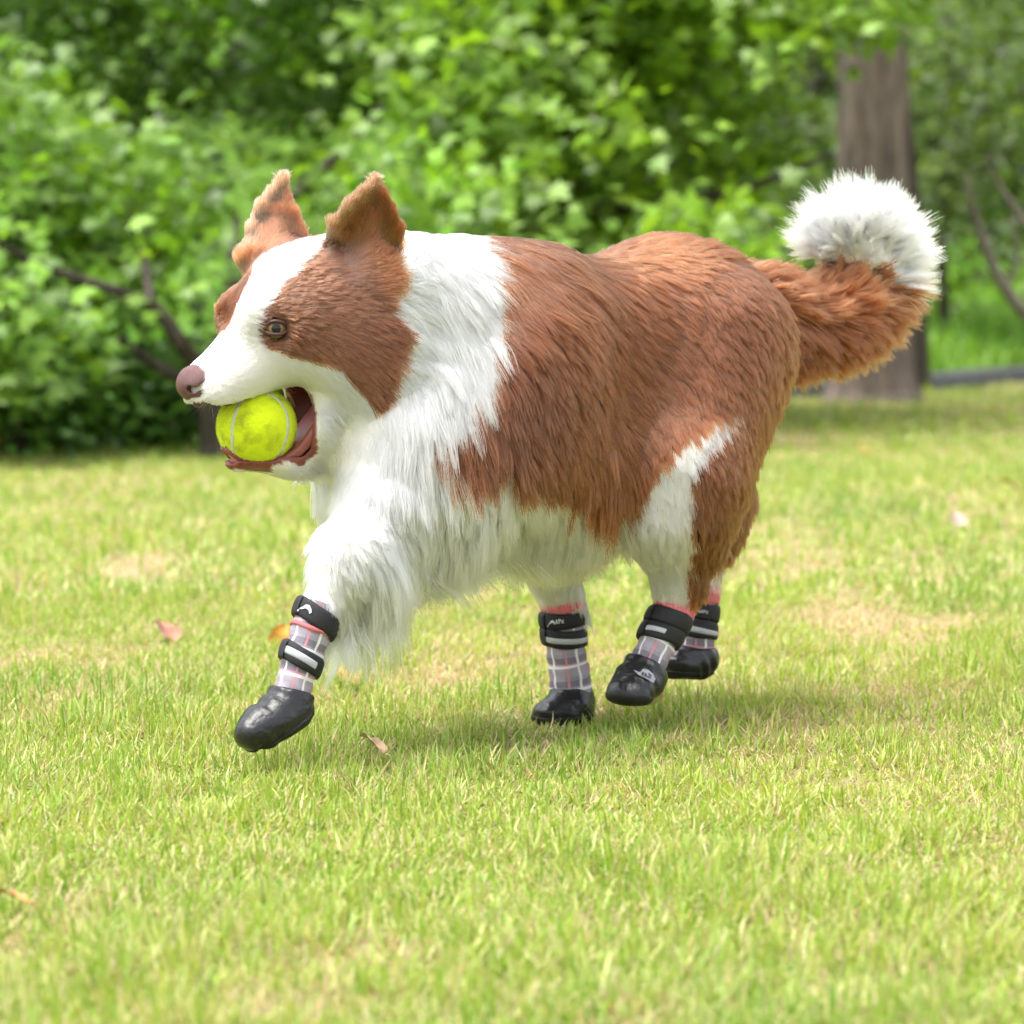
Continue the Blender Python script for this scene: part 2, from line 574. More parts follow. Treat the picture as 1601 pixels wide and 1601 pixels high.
# ---- spreading maple at the left, low limbs, open underneath
def left_keep(px, py, dd):
    hole = ((px > 10) & (px < 440) & (py > 370) & (py < 640) & (rng.random(len(px)) > .07))
    dome = dd > 7.5 + 1.5 * np.clip((560 - py) / 900, 0, 1)
    low = (py > 540)
    left_low = (px < 110) & (py > 430) & (py < 600) & (dd < 8.6)
    return ((~hole & ~low) | left_low & (rng.random(len(px)) > .4)) & dome
t1 = empty('maple_tree', at_depth(345, 714, 8.0) * np.array([1, 1, 0]))
tag(t1, 'spreading maple with low dark limbs and dense green leaves behind the dog\'s head', 'tree')
branch_part('trunk', t1, [(348, 722, 8.0, .070), (345, 690, 8.0, .055), (338, 640, 8.0, .048), (322, 585, 8.0, .038)], DARKBARK)
branch_part('limb', t1, [(330, 605, 8.0, .026), (285, 540, 7.9, .021), (235, 475, 7.9, .018), (150, 445, 7.9, .014), (30, 398, 7.9, .010), (-120, 300, 7.6, .010)], DARKBARK)
branch_part('limb', t1, [(338, 630, 8.0, .040), (356, 540, 8.2, .034), (364, 450, 8.5, .026), (366, 390, 8.9, .018), (372, 340, 9.3, .009)], DARKBARK)
branch_part('limb', t1, [(326, 610, 8.0, .019), (250, 575, 8.0, .015), (165, 515, 8.0, .012), (60, 455, 8.0, .008), (-60, 420, 7.8, .01)], DARKBARK)
branch_part('limb', t1, [(364, 450, 8.65, .022), (440, 330, 8.9, .018), (560, 210, 9.1, .014), (700, 60, 9.3, .009)], DARKBARK)
branch_part('limb', t1, [(235, 475, 7.7, .014), (225, 400, 8.0, .011), (200, 330, 8.6, .008)], DARKBARK)
C1 = px_clusters(600, -620, 760, -260, 600, 7.5, 10.4, left_keep, 2.3, -.12, 0)
C1 = np.concatenate([C1, px_clusters(9, -60, 260, 420, 600, 7.5, 8.1, None, 3.1, .1, 3), px_clusters(170, -500, 800, -260, 350, 9.9, 11.4, None, 2.3, -.5, 0)])
fr = leaf_frames(C1, rng.uniform(.07, .14, len(C1)), .55, 44, .056)
crown_part(t1, fr, MAPLE3, MAPLE_F, tints(len(fr[0]), (.150, .290, .034), .26, cluster_tone(C1, 44, 3)), 300)

# ---- maple in the middle, boughs reaching over the dog's back
def mid_keep(px, py, dd):
    top = 430 - .06 * (px - 700)
    return (dd > 8.2 + 1.3 * np.clip((430 - py) / 800, 0, 1)) & (py < top) & ~((px > 1170) & (py > 50)) & ~((px > 1150) & (py > 330))
t2 = empty('maple_tree', at_depth(842, 660, 10.2) * np.array([1, 1, 0]))
tag(t2, 'maple whose bright green boughs hang above the dog\'s back', 'tree')
branch_part('trunk', t2, [(842, 665, 10.2, .085), (840, 560, 10.2, .070), (836, 420, 10.2, .060), (830, 300, 10.25, .050), (815, 100, 10.3, .038), (800, -150, 10.4, .02)], DARKBARK)
branch_part('limb', t2, [(836, 400, 10.2, .036), (930, 330, 10.0, .030), (1040, 320, 9.8, .022), (1180, 290, 9.6, .014), (1300, 240, 9.5, .008)], DARKBARK)
branch_part('limb', t2, [(832, 330, 10.2, .034), (760, 230, 10.0, .026), (690, 120, 9.8, .018), (640, -60, 9.6, .01)], DARKBARK)
branch_part('limb', t2, [(826, 240, 10.2, .026), (930, 120, 10.1, .016), (1080, 40, 10.0, .011), (1260, 10, 9.9, .012), (1400, 40, 10.6, .007)], DARKBARK)
C2 = px_clusters(380, 640, 1340, -260, 440, 8.2, 11.2, mid_keep, 2.3, .0, 2)
C2b = px_clusters(22, 1270, 1460, -160, 30, 10.2, 11.2, None, 1.9, -.6, 2)
C2 = np.concatenate([C2, C2b])
fr = leaf_frames(C2, rng.uniform(.07, .15, len(C2)), .5, 44, .062)
crown_part(t2, fr, MAPLE3, MAPLE_F, tints(len(fr[0]), (.175, .320, .032), .26, cluster_tone(C2, 44, 4)), 300)

# ---- big straight trunk at the right
base3 = on_ground(1365, 627)
t3 = empty('tall_tree', base3)
tag(t3, 'tall tree with thick straight grey-brown trunk behind the dog\'s tail', 'tree')
z3 = np.array([-.05, 0, .04, .1, .2, .5, 1.0, 1.6, 2.4, 3.4, 4.6])
r3 = np.array([.205, .190, .168, .155, .148, .138, .131, .126, .118, .105, .08])
V, F = [], []
ns = 40
for z_, r_ in zip(np.interp(np.linspace(0, 10, 60), np.arange(11), z3), np.interp(np.linspace(0, 10, 60), np.arange(11), r3)):
    a = np.linspace(0, 2 * math.pi, ns, endpoint=False)
    rr = r_ * (1 + .035 * np.sin(a * 5 + z_ * .6) + .03 * np.sin(a * 9 - z_ * 2.2) + .05 * np.exp(-max(z_, 0) * 9) * np.sin(a * 6 + 1))
    rr = rr + .006 * np.sin(a * 17 + 2 * np.sin(z_ * 5)) * np.sin(z_ * 7 + a * 3)
    V.append(np.stack([rr * np.cos(a) - .012 * z_, rr * np.sin(a), np.full(ns, z_)], 1))
V = np.concatenate(V)
F = np.array([(i * ns + k, i * ns + (k + 1) % ns, (i + 1) * ns + (k + 1) % ns, (i + 1) * ns + k) for i in range(59) for k in range(ns)])
mesh_obj('trunk', V, F, BARK, t3)
C3 = np.column_stack([base3[0] + rng.normal(0, .9, 90), base3[1] + rng.normal(0, .9, 90), rng.uniform(2.5, 4.8, 90)])
fr = leaf_frames(C3, .2, .6, 40, .075)
crown_part(t3, fr, OVAL3, OVAL_F, tints(len(fr[0]), (.070, .150, .025), .2, cluster_tone(C3, 40, 5)))

# ---- darker slim tree close behind it
b4 = at_depth(1438, 617, 13.0) * np.array([1, 1, 0])
t4 = empty('slim_tree', b4)
tag(t4, 'slim dark tree stem close behind the thick trunk', 'tree')
branch_part('trunk', t4, [(1432, 619, 13.0, .060), (1430, 560, 13.0, .052), (1428, 420, 13.0, .046), (1418, 250, 13.0, .040), (1402, 60, 13.1, .034), (1390, -250, 13.2, .02)], DARKBARK, 12)
C4 = px_clusters(50, 1470, 1660, -380, 120, 12.4, 14.2, None, 1.6, -.4, 4)
fr = leaf_frames(C4, .16, .6, 34, .06)
crown_part(t4, fr, OVAL3, OVAL_F, tints(len(fr[0]), (.075, .135, .020), .22, cluster_tone(C4, 34, 6)))

# ---- loose dark evergreens at the upper right
for k_, (px, d_, x0, x1, lab) in enumerate(((1478, 16.2, 1440, 1640, 'dark olive evergreen filling the upper right behind the bare branches'),
                                            (1700, 15.4, 1610, 1900, 'dark evergreen at the right edge of the picture'),
                                            (1265, 16.5, 1150, 1400, 'dark evergreen between the maple boughs and the thick trunk'))):
    b5 = at_depth(px, 560, d_)
    t5 = empty('evergreen_tree', (b5[0], b5[1], float(bank_h(b5[0], b5[1] - kerb_y(b5[0])))))
    tag(t5, lab, 'tree', 'evergreens behind the kerb')
    branch_part('trunk', t5, [(px, 585, d_, .034), (px - 4, 400, d_, .030), (px + 6, 200, d_, .026), (px + 2, -300, d_, .02)], DARKBARK)
    for j in range(3):
        s_ = -1 if j % 2 else 1
        branch_part('limb', t5, [(px, 330 - j * 90, d_, .022), (px + s_ * 50, 270 - j * 90, d_ - .3, .016), (px + s_ * 110, 230 - j * 90, d_ - .6, .008)], DARKBARK, 7, 12)
    C5 = px_clusters(95, x0, x1, -420, 440, d_ - 1.0, d_ + 1.2, None, 1.7, -.1, 6 + k_)
    fr = leaf_frames(C5, rng.uniform(.12, .24, len(C5)), .6, 46, .070, up=.5)
    crown_part(t5, fr, OVAL3, OVAL_F, tints(len(fr[0]), (.085, .150, .022), .28, cluster_tone(C5, 46, 7, .3), .6))

# ---- bare leaning branches at the right edge
b6 = at_depth(1700, 640, 10.6) * np.array([1, 1, 0])
t6 = empty('bare_sapling', b6)
tag(t6, 'bare grey sapling with curved leafless branches at the right edge', 'sapling')
branch_part('stem', t6, [(1700, 652, 10.6, .034), (1665, 590, 10.6, .030), (1622, 515, 10.6, .025), (1575, 455, 10.6, .021), (1542, 390, 10.6, .017), (1520, 325, 10.6, .011), (1508, 270, 10.6, .005)], PALEBARK)
branch_part('branch', t6, [(1665, 590, 10.6, .022), (1660, 470, 10.5, .018), (1625, 385, 10.4, .016), (1585, 325, 10.4, .013), (1560, 285, 10.4, .008), (1540, 240, 10.4, .004)], PALEBARK)
branch_part('branch', t6, [(1573, 452, 10.6, .013), (1590, 410, 10.6, .010), (1588, 370, 10.6, .008), (1575, 335, 10.6, .004)], PALEBARK, 7)

# ---- low shrubs along the left edge of the lawn
SHRUBS = ((-160, 716, 330, 7.9, 'leafy shrub beyond the left edge of the lawn'), (20, 716, 190, 8.0, 'bright leafy shrub at the far left edge of the lawn'),
          (150, 712, 110, 8.3, 'dark low shrub between the left shrub and the maple trunk'), (262, 706, 90, 8.6, 'small dark shrub at the foot of the maple trunk'),
          (450, 700, 150, 8.9, 'low shrub hidden behind the dog\'s jaw'))
for px, py, hpx, d_, lab in SHRUBS:
    b7 = at_depth(px, py, d_) * np.array([1, 1, 0])
    t7 = empty('shrub', b7)
    tag(t7, lab, 'shrub', 'shrubs along the lawn edge')
    H = hpx / FPX * d_
    for j in range(4):
        dx = rng.uniform(-60, 60)
        branch_part('stem', t7, [(px + dx * .2, py, d_, .012), (px + dx * .6, py - hpx * .45, d_ + .1, .009), (px + dx, py - hpx * .85, d_ + rng.uniform(-.2, .2), .004)], DARKBARK, 6, 10)
    nC = 46
    th_, ph_ = rng.uniform(0, 6.28, nC), rng.random(nC)
    rr = rng.random(nC) ** .5
    C7 = np.column_stack([b7[0] + .22 * rr * np.cos(th_), b7[1] + .22 * rr * np.sin(th_), .06 + H * ph_ ** .8])
    C7 = C7[noise(C7, 5, 3) > -.45]
    fr = leaf_frames(C7, .075, .7, 30, .045)
    crown_part(t7, fr, OVAL3 * np.array([1.25, 1, 1]), OVAL_F, tints(len(fr[0]), (.085, .195, .028), .25, cluster_tone(C7, 30, 8)))

# ---- the wood far behind
n = 62000
px, dd = np.where(rng.random(n) < .5, rng.uniform(-500, 2100, n), rng.uniform(-3200, 4800, n)), rng.uniform(24.5, 31, n)
X = (px - IMG / 2) / FPX * dd
t_ = dd - kerb_y(X)
zz = bank_h(X, t_) + rng.random(n) ** .8 * 5.0 * np.clip((t_ - 5) / 5, .25, 1)
P = np.stack([X, dd, zz], 1)
P = P[noise(P, .9, 5) + .4 * noise(P, 2.4, 6) > -.55]
d_ = unit(rng.normal(size=(len(P), 3)) - np.array([0, 0, .5]))
nr = rng.normal(size=(len(P), 3)) * .7 + np.array([0, -.6, .7])
nr = unit(nr - (nr * d_).sum(1, keepdims=True) * d_)
V, F, C = leaf_mesh(P, d_, nr, rng.uniform(.12, .26, len(P)), OVAL3 * np.array([1.7, 1, 1]), OVAL_F, tints(len(P), (.075, .165, .022), .28, 1 + .3 * noise(P, 1.3, 2)))
tag(mesh_obj('distant_wood', V, F, LEAF, smooth=False, colors=C), kind='stuff')

# ================================================================== THE DOG
DOG_AT = np.array([0.0, 2.98, 0.0])
DOG_YAW = math.radians(38)
E_S = np.array([math.cos(DOG_YAW), math.sin(DOG_YAW), 0])       # towards the tail
E_L = np.array([math.sin(DOG_YAW), -math.cos(DOG_YAW), 0])      # towards the dog's left (camera) side
HEAD_AT = np.array([-0.095, 2.906, 0.0])
HEAD_YAW = math.radians(28)
H_S = np.array([math.cos(HEAD_YAW), math.sin(HEAD_YAW), 0])
H_L = np.array([math.sin(HEAD_YAW), -math.cos(HEAD_YAW), 0])
CAM = np.array([0, 0, CAM_H])

def loc(P):
    """world -> dog local (x to the tail, y to the dog's right, z up)"""
    d = np.asarray(P, float) - DOG_AT
    return np.stack([d @ E_S, -(d @ E_L), d[..., 2]], axis=-1)

def wld(p):
    p = np.asarray(p, float)
    return DOG_AT + p[..., 0:1] * E_S - p[..., 1:2] * E_L + p[..., 2:3] * np.array([0, 0, 1.0])

def _hit(px, py, o, n, l):
    r = ray(px, py)
    return CAM + r * ((l - (CAM - o) @ n) / (r @ n))

def L(px, py, l=0.0):                       # point on the dog's lengthwise plane, l metres left of its middle
    return loc(_hit(px, py, DOG_AT, E_L, l))

def HL(px, py, l=0.0):                      # the same for the head, which is turned a little
    return loc(_hit(px, py, HEAD_AT, H_L, l))

HEADL = loc(DOG_AT + H_L)                   # the head's left in dog space
HEADS = loc(DOG_AT + H_S)
UPZ = np.array([0, 0, 1.0])

def HM(px, py, l=0.0):                      # point on the head's middle plane, then moved sideways
    return HL(px, py, 0.0) + l * HEADL

class Prim:
    def __init__(self, region, length, direction, lift=0.3, k=0.03):
        self.region, self.len, self.dir, self.lift, self.k = region, length, unit(np.asarray(direction, float)), lift, k

class Cone(Prim):
    def __init__(self, a, b, ra, rb, *args, **kw):
        super().__init__(*args, **kw)
        self.a, self.b, self.ra, self.rb = np.asarray(a, float), np.asarray(b, float), ra, rb
    def box(self):
        r = max(self.ra, self.rb)
        return np.minimum(self.a, self.b) - r, np.maximum(self.a, self.b) + r
    def d(self, P):
        ba = self.b - self.a
        h = np.clip(((P - self.a) @ ba) / (ba @ ba), 0, 1)
        q = P - self.a - h[..., None] * ba
        return np.sqrt((q * q).sum(-1)) - (self.ra + (self.rb - self.ra) * h)

class Ell(Prim):
    def __init__(self, c, r, *args, axes=None, **kw):
        super().__init__(*args, **kw)
        self.c, self.r = np.asarray(c, float), np.asarray(r, float)
        self.A = np.eye(3) if axes is None else np.asarray(axes, float)
    def box(self):
        m = self.r.max()
        return self.c - m, self.c + m
    def d(self, P):
        q = (P - self.c) @ self.A.T
        k0 = np.sqrt(((q / self.r) ** 2).sum(-1))
        k1 = np.sqrt(((q / self.r ** 2) ** 2).sum(-1))
        return k0 * (k0 - 1) / np.maximum(k1, 1e-6)

class Tri(Prim):
    def __init__(self, a, b, c, th, *args, **kw):
        super().__init__(*args, **kw)
        self.p = [np.asarray(x, float) for x in (a, b, c)]
        self.th = th
    def box(self):
        q = np.array(self.p)
        return q.min(0) - self.th, q.max(0) + self.th
    def d(self, P):
        a, b, c = self.p
        n = np.cross(b - a, a - c)
        def edge(p0, e):
            q = P - p0
            t = np.clip((q @ e) / (e @ e), 0, 1)[..., None] * e - q
            return (t * t).sum(-1)
        s = (np.sign((P - a) @ np.cross(b - a, n)) + np.sign((P - b) @ np.cross(c - b, n)) + np.sign((P - c) @ np.cross(a - c, n)))
        de = np.minimum(np.minimum(edge(a, b - a), edge(b, c - b)), edge(c, a - c))
        dn = ((P - a) @ n) ** 2 / (n @ n)
        return np.sqrt(np.where(s < 2, de, dn)) - self.th

def smin(a, b, k):
    h = np.maximum(k - np.abs(a - b), 0) / k
    return np.minimum(a, b) - h * h * k * 0.25

def smax(a, b, k):
    return -smin(-a, -b, k)

def surface_nets(D, origin, h):
    S = D < 0
    nx, ny, nz = D.shape
    c = np.zeros((nx - 1, ny - 1, nz - 1), np.int8)
    corners = [(i, j, k) for i in (0, 1) for j in (0, 1) for k in (0, 1)]
    for i, j, k in corners:
        c += S[i:nx - 1 + i, j:ny - 1 + j, k:nz - 1 + k]
    act = (c > 0) & (c < 8)
    I, J, K = np.nonzero(act)
    idx = np.full(act.shape, -1, np.int32)
    idx[I, J, K] = np.arange(len(I))
    acc = np.zeros((len(I), 3))
    cnt = np.zeros(len(I))
    for a in corners:
        for ax in range(3):
            if a[ax]:
                continue
            b = list(a)
            b[ax] = 1
            da = D[I + a[0], J + a[1], K + a[2]]
            db = D[I + b[0], J + b[1], K + b[2]]
            m = (da < 0) != (db < 0)
            t = np.where(m, da / np.where(m, da - db, 1), 0)
            p = np.tile(np.array(a, float), (len(I), 1))
            p[:, ax] += t
            acc[m] += p[m]
            cnt += m
    V = (np.stack([I, J, K], 1) + acc / cnt[:, None]) * h + origin
    F = []
    for ax in range(3):
        lo = [slice(1, -1)] * 3
        hi = [slice(1, -1)] * 3
        lo[ax], hi[ax] = slice(0, -1), slice(1, None)
        s0, s1 = S[tuple(lo)], S[tuple(hi)]
        e = np.argwhere(s0 != s1)
        flip = s0[tuple(e.T)]
        off = np.ones(3, int)
        off[ax] = 0
        e = e + off
        o1, o2 = [(1, 2), (2, 0), (0, 1)][ax]
        def cell(d1, d2):
            q = e.copy()
            q[:, o1] -= d1
            q[:, o2] -= d2
            return idx[q[:, 0], q[:, 1], q[:, 2]]
        quad = np.stack([cell(1, 1), cell(0, 1), cell(0, 0), cell(1, 0)], 1)
        quad[~flip] = quad[~flip][:, ::-1]
        F.append(quad)
    F = np.concatenate(F)
    return V, F[(F >= 0).all(1)]

def build_sdf(prims, lo, hi, h):
    lo, hi = np.asarray(lo, float), np.asarray(hi, float)
    n = np.ceil((hi - lo) / h).astype(int) + 1
    D = np.full(n, 0.06, np.float32)
    def region(pr, margin):
        b0, b1 = pr.box()
        i0 = np.clip(np.floor((b0 - margin - lo) / h).astype(int), 0, n - 1)
        i1 = np.clip(np.ceil((b1 + margin - lo) / h).astype(int) + 1, 1, n)
        g = [lo[a] + h * np.arange(i0[a], i1[a]) for a in range(3)]
        P = np.stack(np.meshgrid(*g, indexing='ij'), -1).astype(np.float32)
        return tuple(slice(i0[a], i1[a]) for a in range(3)), P
    for pr in prims:
        sl, P = region(pr, 0.04)
        D[sl] = smin(D[sl], pr.d(P).astype(np.float32), pr.k)
    return D, region

def sdf_at(prims, P):
    D = np.full(P.shape[:-1], 0.06)
    for pr in prims:
        D = smin(D, pr.d(P), pr.k)
    return D

# ---- shape of the dog, as swellings along its bones (coat length, direction of growth and lift travel with each)
NEAR, FAR = 1, -1
back = (1, 0, -0.25)
flank = (0.72, 0, -0.70)
prims = []
def add(p):
    prims.append(p)
    return p

def lr(s, l, z):
    return np.array([s, -l, z])

# trunk
add(Ell(lr(.080, 0, .336), (.185, .086, .104), 'body', .028, flank, .32, k=.03))
add(Ell(lr(-.005, 0, .402), (.085, .050, .050), 'body', .024, back, .34, k=.04))
add(Ell(lr(.150, 0, .378), (.13, .071, .083), 'body', .030, flank, .34, k=.04))
add(Ell(lr(.198, 0, .398), (.076, .076, .075), 'body', .030, (.8, 0, -.5), .42, k=.04))
add(Ell(lr(.210, 0, .358), (.060, .068, .072), 'body', .030, (.6, 0, -.8), .34, k=.04))
add(Ell(lr(.115, 0, .282), (.115, .066, .060), 'belly', .062, (.40, 0, -1), .26, k=.05))
add(Ell(lr(.03, 0, .266), (.11, .078, .072), 'belly', .075, (.30, 0, -1), .26, k=.05))
add(Ell(lr(-.07, 0, .300), (.10, .076, .100), 'chest', .060, (.15, 0, -1), .30, k=.05))
add(Ell(lr(-.130, 0, .305), (.066, .060, .080), 'chest', .056, (.0, 0, -1), .34, k=.05))
add(Ell(L(630, 748, .008), (.050, .054, .055), 'chest', .066, (-.05, 0, -1), .36, k=.05))
add(Ell(L(648, 728, .040), (.052, .034, .062), 'chest', .072, (.05, 0, -1), .30, k=.05))
for sd in (NEAR, FAR):
    add(Ell(lr(-.105, .042 * sd, .282), (.060, .036, .065), 'chest', .078, (.05, 0, -1), .34, k=.05))
# neck
add(Cone(lr(-.005, 0, .385), HM(590, 470), .082, .064, 'ruff', .052, (.62, 0, -.70), .42, k=.05))
add(Cone(lr(-.094, 0, .318), HM(553, 578), .083, .050, 'ruff', .055, (.25, 0, -.95), .36, k=.05))
for sd in (NEAR, FAR):
    add(Ell(lr(-.030, .066 * sd, .325), (.058, .038, .085), 'shoulder', .034, (.45, 0, -.9), .32, k=.04))
# fore legs: near one reaches forward, far one stands under the belly
add(Cone(lr(-.065, .046, .285), L(604, 788, .044), .036, .030, 'near_fore', .036, (.25, 0, -1), .38, k=.035))
add(Cone(L(604, 788, .044), L(548, 872, .058), .030, .028, 'near_fore', .042, (.35, 0, -1), .38, k=.03))
add(Cone(L(548, 872, .058), L(505, 948, .060), .028, .0170, 'near_fore', .032, (.35, 0, -1), .28, k=.025))
add(Cone(L(505, 948, .060), L(462, 1070, .060), .0150, .0110, 'near_fore', .0, (0, 0, -1), .1, k=.01))
add(Cone(L(462, 1070, .060), L(430, 1120, .060), .0120, .0090, 'near_fore', .0, (0, 0, -1), .1, k=.01))
add(Cone(lr(-.070, -.066, .285), L(830, 800, -.060), .050, .040, 'far_fore', .030, (.2, 0, -1), .3, k=.035))
add(Cone(L(830, 800, -.060), L(880, 945, -.055), .036, .020, 'far_fore', .020, (.1, 0, -1), .28, k=.03))
add(Cone(L(880, 945, -.055), L(890, 1075, -.055), .0160, .0130, 'far_fore', .0, (0, 0, -1), .1, k=.01))
add(Cone(L(890, 1075, -.055), L(893, 1100, -.055), .0120, .010, 'far_fore', .0, (0, 0, -1), .1, k=.01))
# hind legs
add(Cone(lr(.215, .052, .380), L(1060, 735, .072), .068, .054, 'near_hind', .026, (.45, 0, -.9), .30, k=.04))
add(Cone(L(1060, 735, .072), L(1050, 800, .072), .054, .042, 'near_hind', .022, (.35, 0, -1), .28, k=.03))
add(Cone(lr(.212, .050, .345), L(1088, 800, .062), .048, .025, 'near_hind', .036, (.25, 0, -1), .32, k=.04))
add(Cone(L(1050, 800, .072), L(1062, 905, .062), .042, .023, 'near_hind', .026, (.2, 0, -1), .28, k=.03))
add(Cone(L(1062, 905, .062), L(1056, 945, .060), .022, .0160, 'near_hind', .016, (0, 0, -1), .2, k=.02))
add(Cone(L(1056, 945, .060), L(1010, 1036, .060), .0145, .0115, 'near_hind', .0, (0, 0, -1), .1, k=.01))
add(Cone(L(1008, 1040, .060), L(1002, 1058, .060), .012, .010, 'near_hind', .0, (0, 0, -1), .1, k=.01))
add(Cone(lr(.215, -.052, .380), L(1090, 760, -.066), .068, .046, 'far_hind', .026, (.45, 0, -.9), .30, k=.04))
add(Cone(lr(.212, -.050, .345), L(1100, 810, -.060), .048, .025, 'far_hind', .026, (.25, 0, -1), .32, k=.04))
add(Cone(L(1090, 760, -.066), L(1096, 905, -.058), .042, .019, 'far_hind', .024, (.2, 0, -1), .28, k=.03))
add(Cone(L(1096, 905, -.058), L(1092, 1000, -.055), .0145, .0125, 'far_hind', .006, (0, 0, -1), .2, k=.01))
add(Cone(L(1092, 1000, -.055), L(1089, 1022, -.055), .012, .010, 'far_hind', .0, (0, 0, -1), .1, k=.01))
# tail
TAIL = spline(np.array([np.append(L(x, y, l), r) for x, y, l, r in (
    (1165, 478, 0, .032), (1232, 504, 0, .024), (1302, 494, .004, .020), (1354, 456, .004, .020),
    (1370, 410, .004, .020), (1346, 384, .004, .019), (1304, 384, .004, .015))]), 13)
for i in range(12):
    add(Cone(TAIL[i, :3], TAIL[i + 1, :3], TAIL[i, 3], TAIL[i + 1, 3], 'tail', .042, TAIL[i + 1, :3] - TAIL[i, :3], .5, k=.02))
# head
hb = HEADS
add(Ell(HM(508, 468), (.078, .058, .055), 'head', .014, hb * 1 - UPZ * .12, .22, axes=[HEADS, -HEADL, UPZ], k=.03))
for sd in (NEAR, FAR):
    add(Ell(HM(405, 492, .026 * sd), (.030, .020, .023), 'head', .009, hb, .15, axes=[HEADS, -HEADL, UPZ], k=.02))
    add(Ell(HM(500, 532, .036 * sd), (.056, .026, .040), 'head', .016, hb - UPZ * .5, .22, axes=[HEADS, -HEADL, UPZ], k=.03))
    add(Ell(HM(560, 560, .040 * sd), (.045, .026, .045), 'head', .034, hb - UPZ * .9, .30, axes=[HEADS, -HEADL, UPZ], k=.03))
    add(Cone(HM(415, 560, .014 * sd), HM(333, 611, .012 * sd), .0255, .0185, 'muzzle', .0045, hb - UPZ * .15, .10, k=.02))
add(Cone(HM(418, 530), HM(334, 590), .032, .0185, 'muzzle', .0045, hb, .10, k=.022))
add(Ell(HM(324, 626), (.017, .017, .0125), 'muzzle', .0055, hb - UPZ * .5, .2, axes=[HEADS, -HEADL, UPZ], k=.012))
# lower jaw (two rami, chin)
for sd in (NEAR, FAR):
    add(Cone(HM(515, 592, .030 * sd), HM(478, 668, .024 * sd), .015, .012, 'jaw', .008, hb - UPZ * .6, .15, k=.015))
    add(Cone(HM(478, 668, .024 * sd), HM(432, 716, .017 * sd), .011, .009, 'jaw', .005, hb - UPZ * .3, .12, k=.012))
    add(Cone(HM(432, 716, .017 * sd), HM(366, 716, .011 * sd), .009, .006, 'jaw', .004, hb, .10, k=.012))
add(Cone(HM(440, 722), HM(370, 722), .011, .007, 'jaw', .004, hb, .10, k=.012))
add(Cone(HM(366, 718), HM(347, 700), .007, .005, 'jaw', .002, hb, .10, k=.01))
add(Cone(HM(520, 640), HM(470, 712), .034, .016, 'throat', .028, hb * .4 - UPZ * .9, .25, k=.025))
# ears: two leaves each, folded to a cup
EAR = {}
def ear(name, rim, tip, l_in, base, b_l):
    """rim: outline from the front root over the tip to the rear root; folded round the inner point"""
    P = [HL(x, y, l) for x, y, l in rim]
    B = HL(*base, b_l)
    EAR[name] = spline(np.array(P[:5]), 24)
    T = HL(*tip)
    up = T - (P[0] + P[-1]) / 2
    for a, b in zip(P[:-1], P[1:]):
        add(Tri(a, b, B, .0036, name, .0150, up, .21, k=.005))
    add(Cone(HL(base[0] - 4, base[1], l_in), B * .45 + T * .55 + (HL(*base, l_in) - B) * .5, .029, .006, name, .020, up, .26, k=.018))
ear('near_ear', [(506, 402, .024), (519, 356, .042), (541, 328, .052), (565, 308, .058), (586, 291, .060), (598, 312, .062), (611, 338, .062), (621, 368, .058), (620, 420, .046)], (584, 299, .060), .034, (576, 430), .026)
ear('far_ear', [(386, 404, -.046), (391, 364, -.052), (404, 331, -.055), (423, 309, -.055), (442, 286, -.052), (447, 318, -.048), (460, 344, -.040), (478, 386, -.028)], (440, 293, -.052), -.045, (432, 414), -.062)

CAV = [Cone(HM(508, 612), HM(440, 668), .020, .034, 'mouth', 0, hb, 0), Cone(HM(440, 668), HM(330, 668), .036, .030, 'mouth', 0, hb, 0)]
EYES = {sd: HM(402, 513, .0415 * sd) for sd in (NEAR, FAR)}
EYE_R = .0096

VOX = .0032
GLO, GHI = (-.40, -.17, -.01), (.60, .16, .62)
D, _region = build_sdf(prims, GLO, GHI, VOX)
for cv in CAV:
    sl, P = _region(cv, .02)
    D[sl] = smax(D[sl], -cv.d(P).astype(np.float32), .004)
for sd in (NEAR, FAR):
    e = Ell(EYES[sd], (EYE_R * 1.05,) * 3, 'eye', 0, hb)
    sl, P = _region(e, .01)
    D[sl] = smax(D[sl], -e.d(P).astype(np.float32), .004)
BV, BF = surface_nets(D, np.array(GLO), VOX)
# drop stray crumbs: keep the largest connected piece
def largest_piece(V, F):
    lab = np.arange(len(V))
    e = np.concatenate([F[:, [0, 1]], F[:, [1, 2]], F[:, [2, 3]]])
    for _ in range(400):
        m = np.minimum(lab[e[:, 0]], lab[e[:, 1]])
        old = lab.copy()
        np.minimum.at(lab, e[:, 0], m)
        np.minimum.at(lab, e[:, 1], m)
        lab = lab[lab]
        if (lab == old).all():
            break
    big = np.bincount(lab).argmax()
    keep = lab == big
    new = np.cumsum(keep) - 1
    return V[keep], new[F[keep[F].all(1)]]
BV, BF = largest_piece(BV, BF)
def relax(V, F, n, amt=.5):
    for _ in range(n):
        s = np.zeros_like(V)
        c = np.zeros(len(V))
        for a, b in ((0, 1), (1, 2), (2, 3), (3, 0)):
            np.add.at(s, F[:, a], V[F[:, b]])
            np.add.at(c, F[:, a], 1)
            np.add.at(s, F[:, b], V[F[:, a]])
            np.add.at(c, F[:, b], 1)
        V = V + amt * (s / c[:, None] - V)
    return V
BV = relax(BV, BF, 2)
def vert_normals(V, F):
    n = np.cross(V[F[:, 2]] - V[F[:, 0]], V[F[:, 3]] - V[F[:, 1]])
    N = np.zeros_like(V)
    for k in range(4):
        np.add.at(N, F[:, k], n)
    return unit(N)
BN = vert_normals(BV, BF)

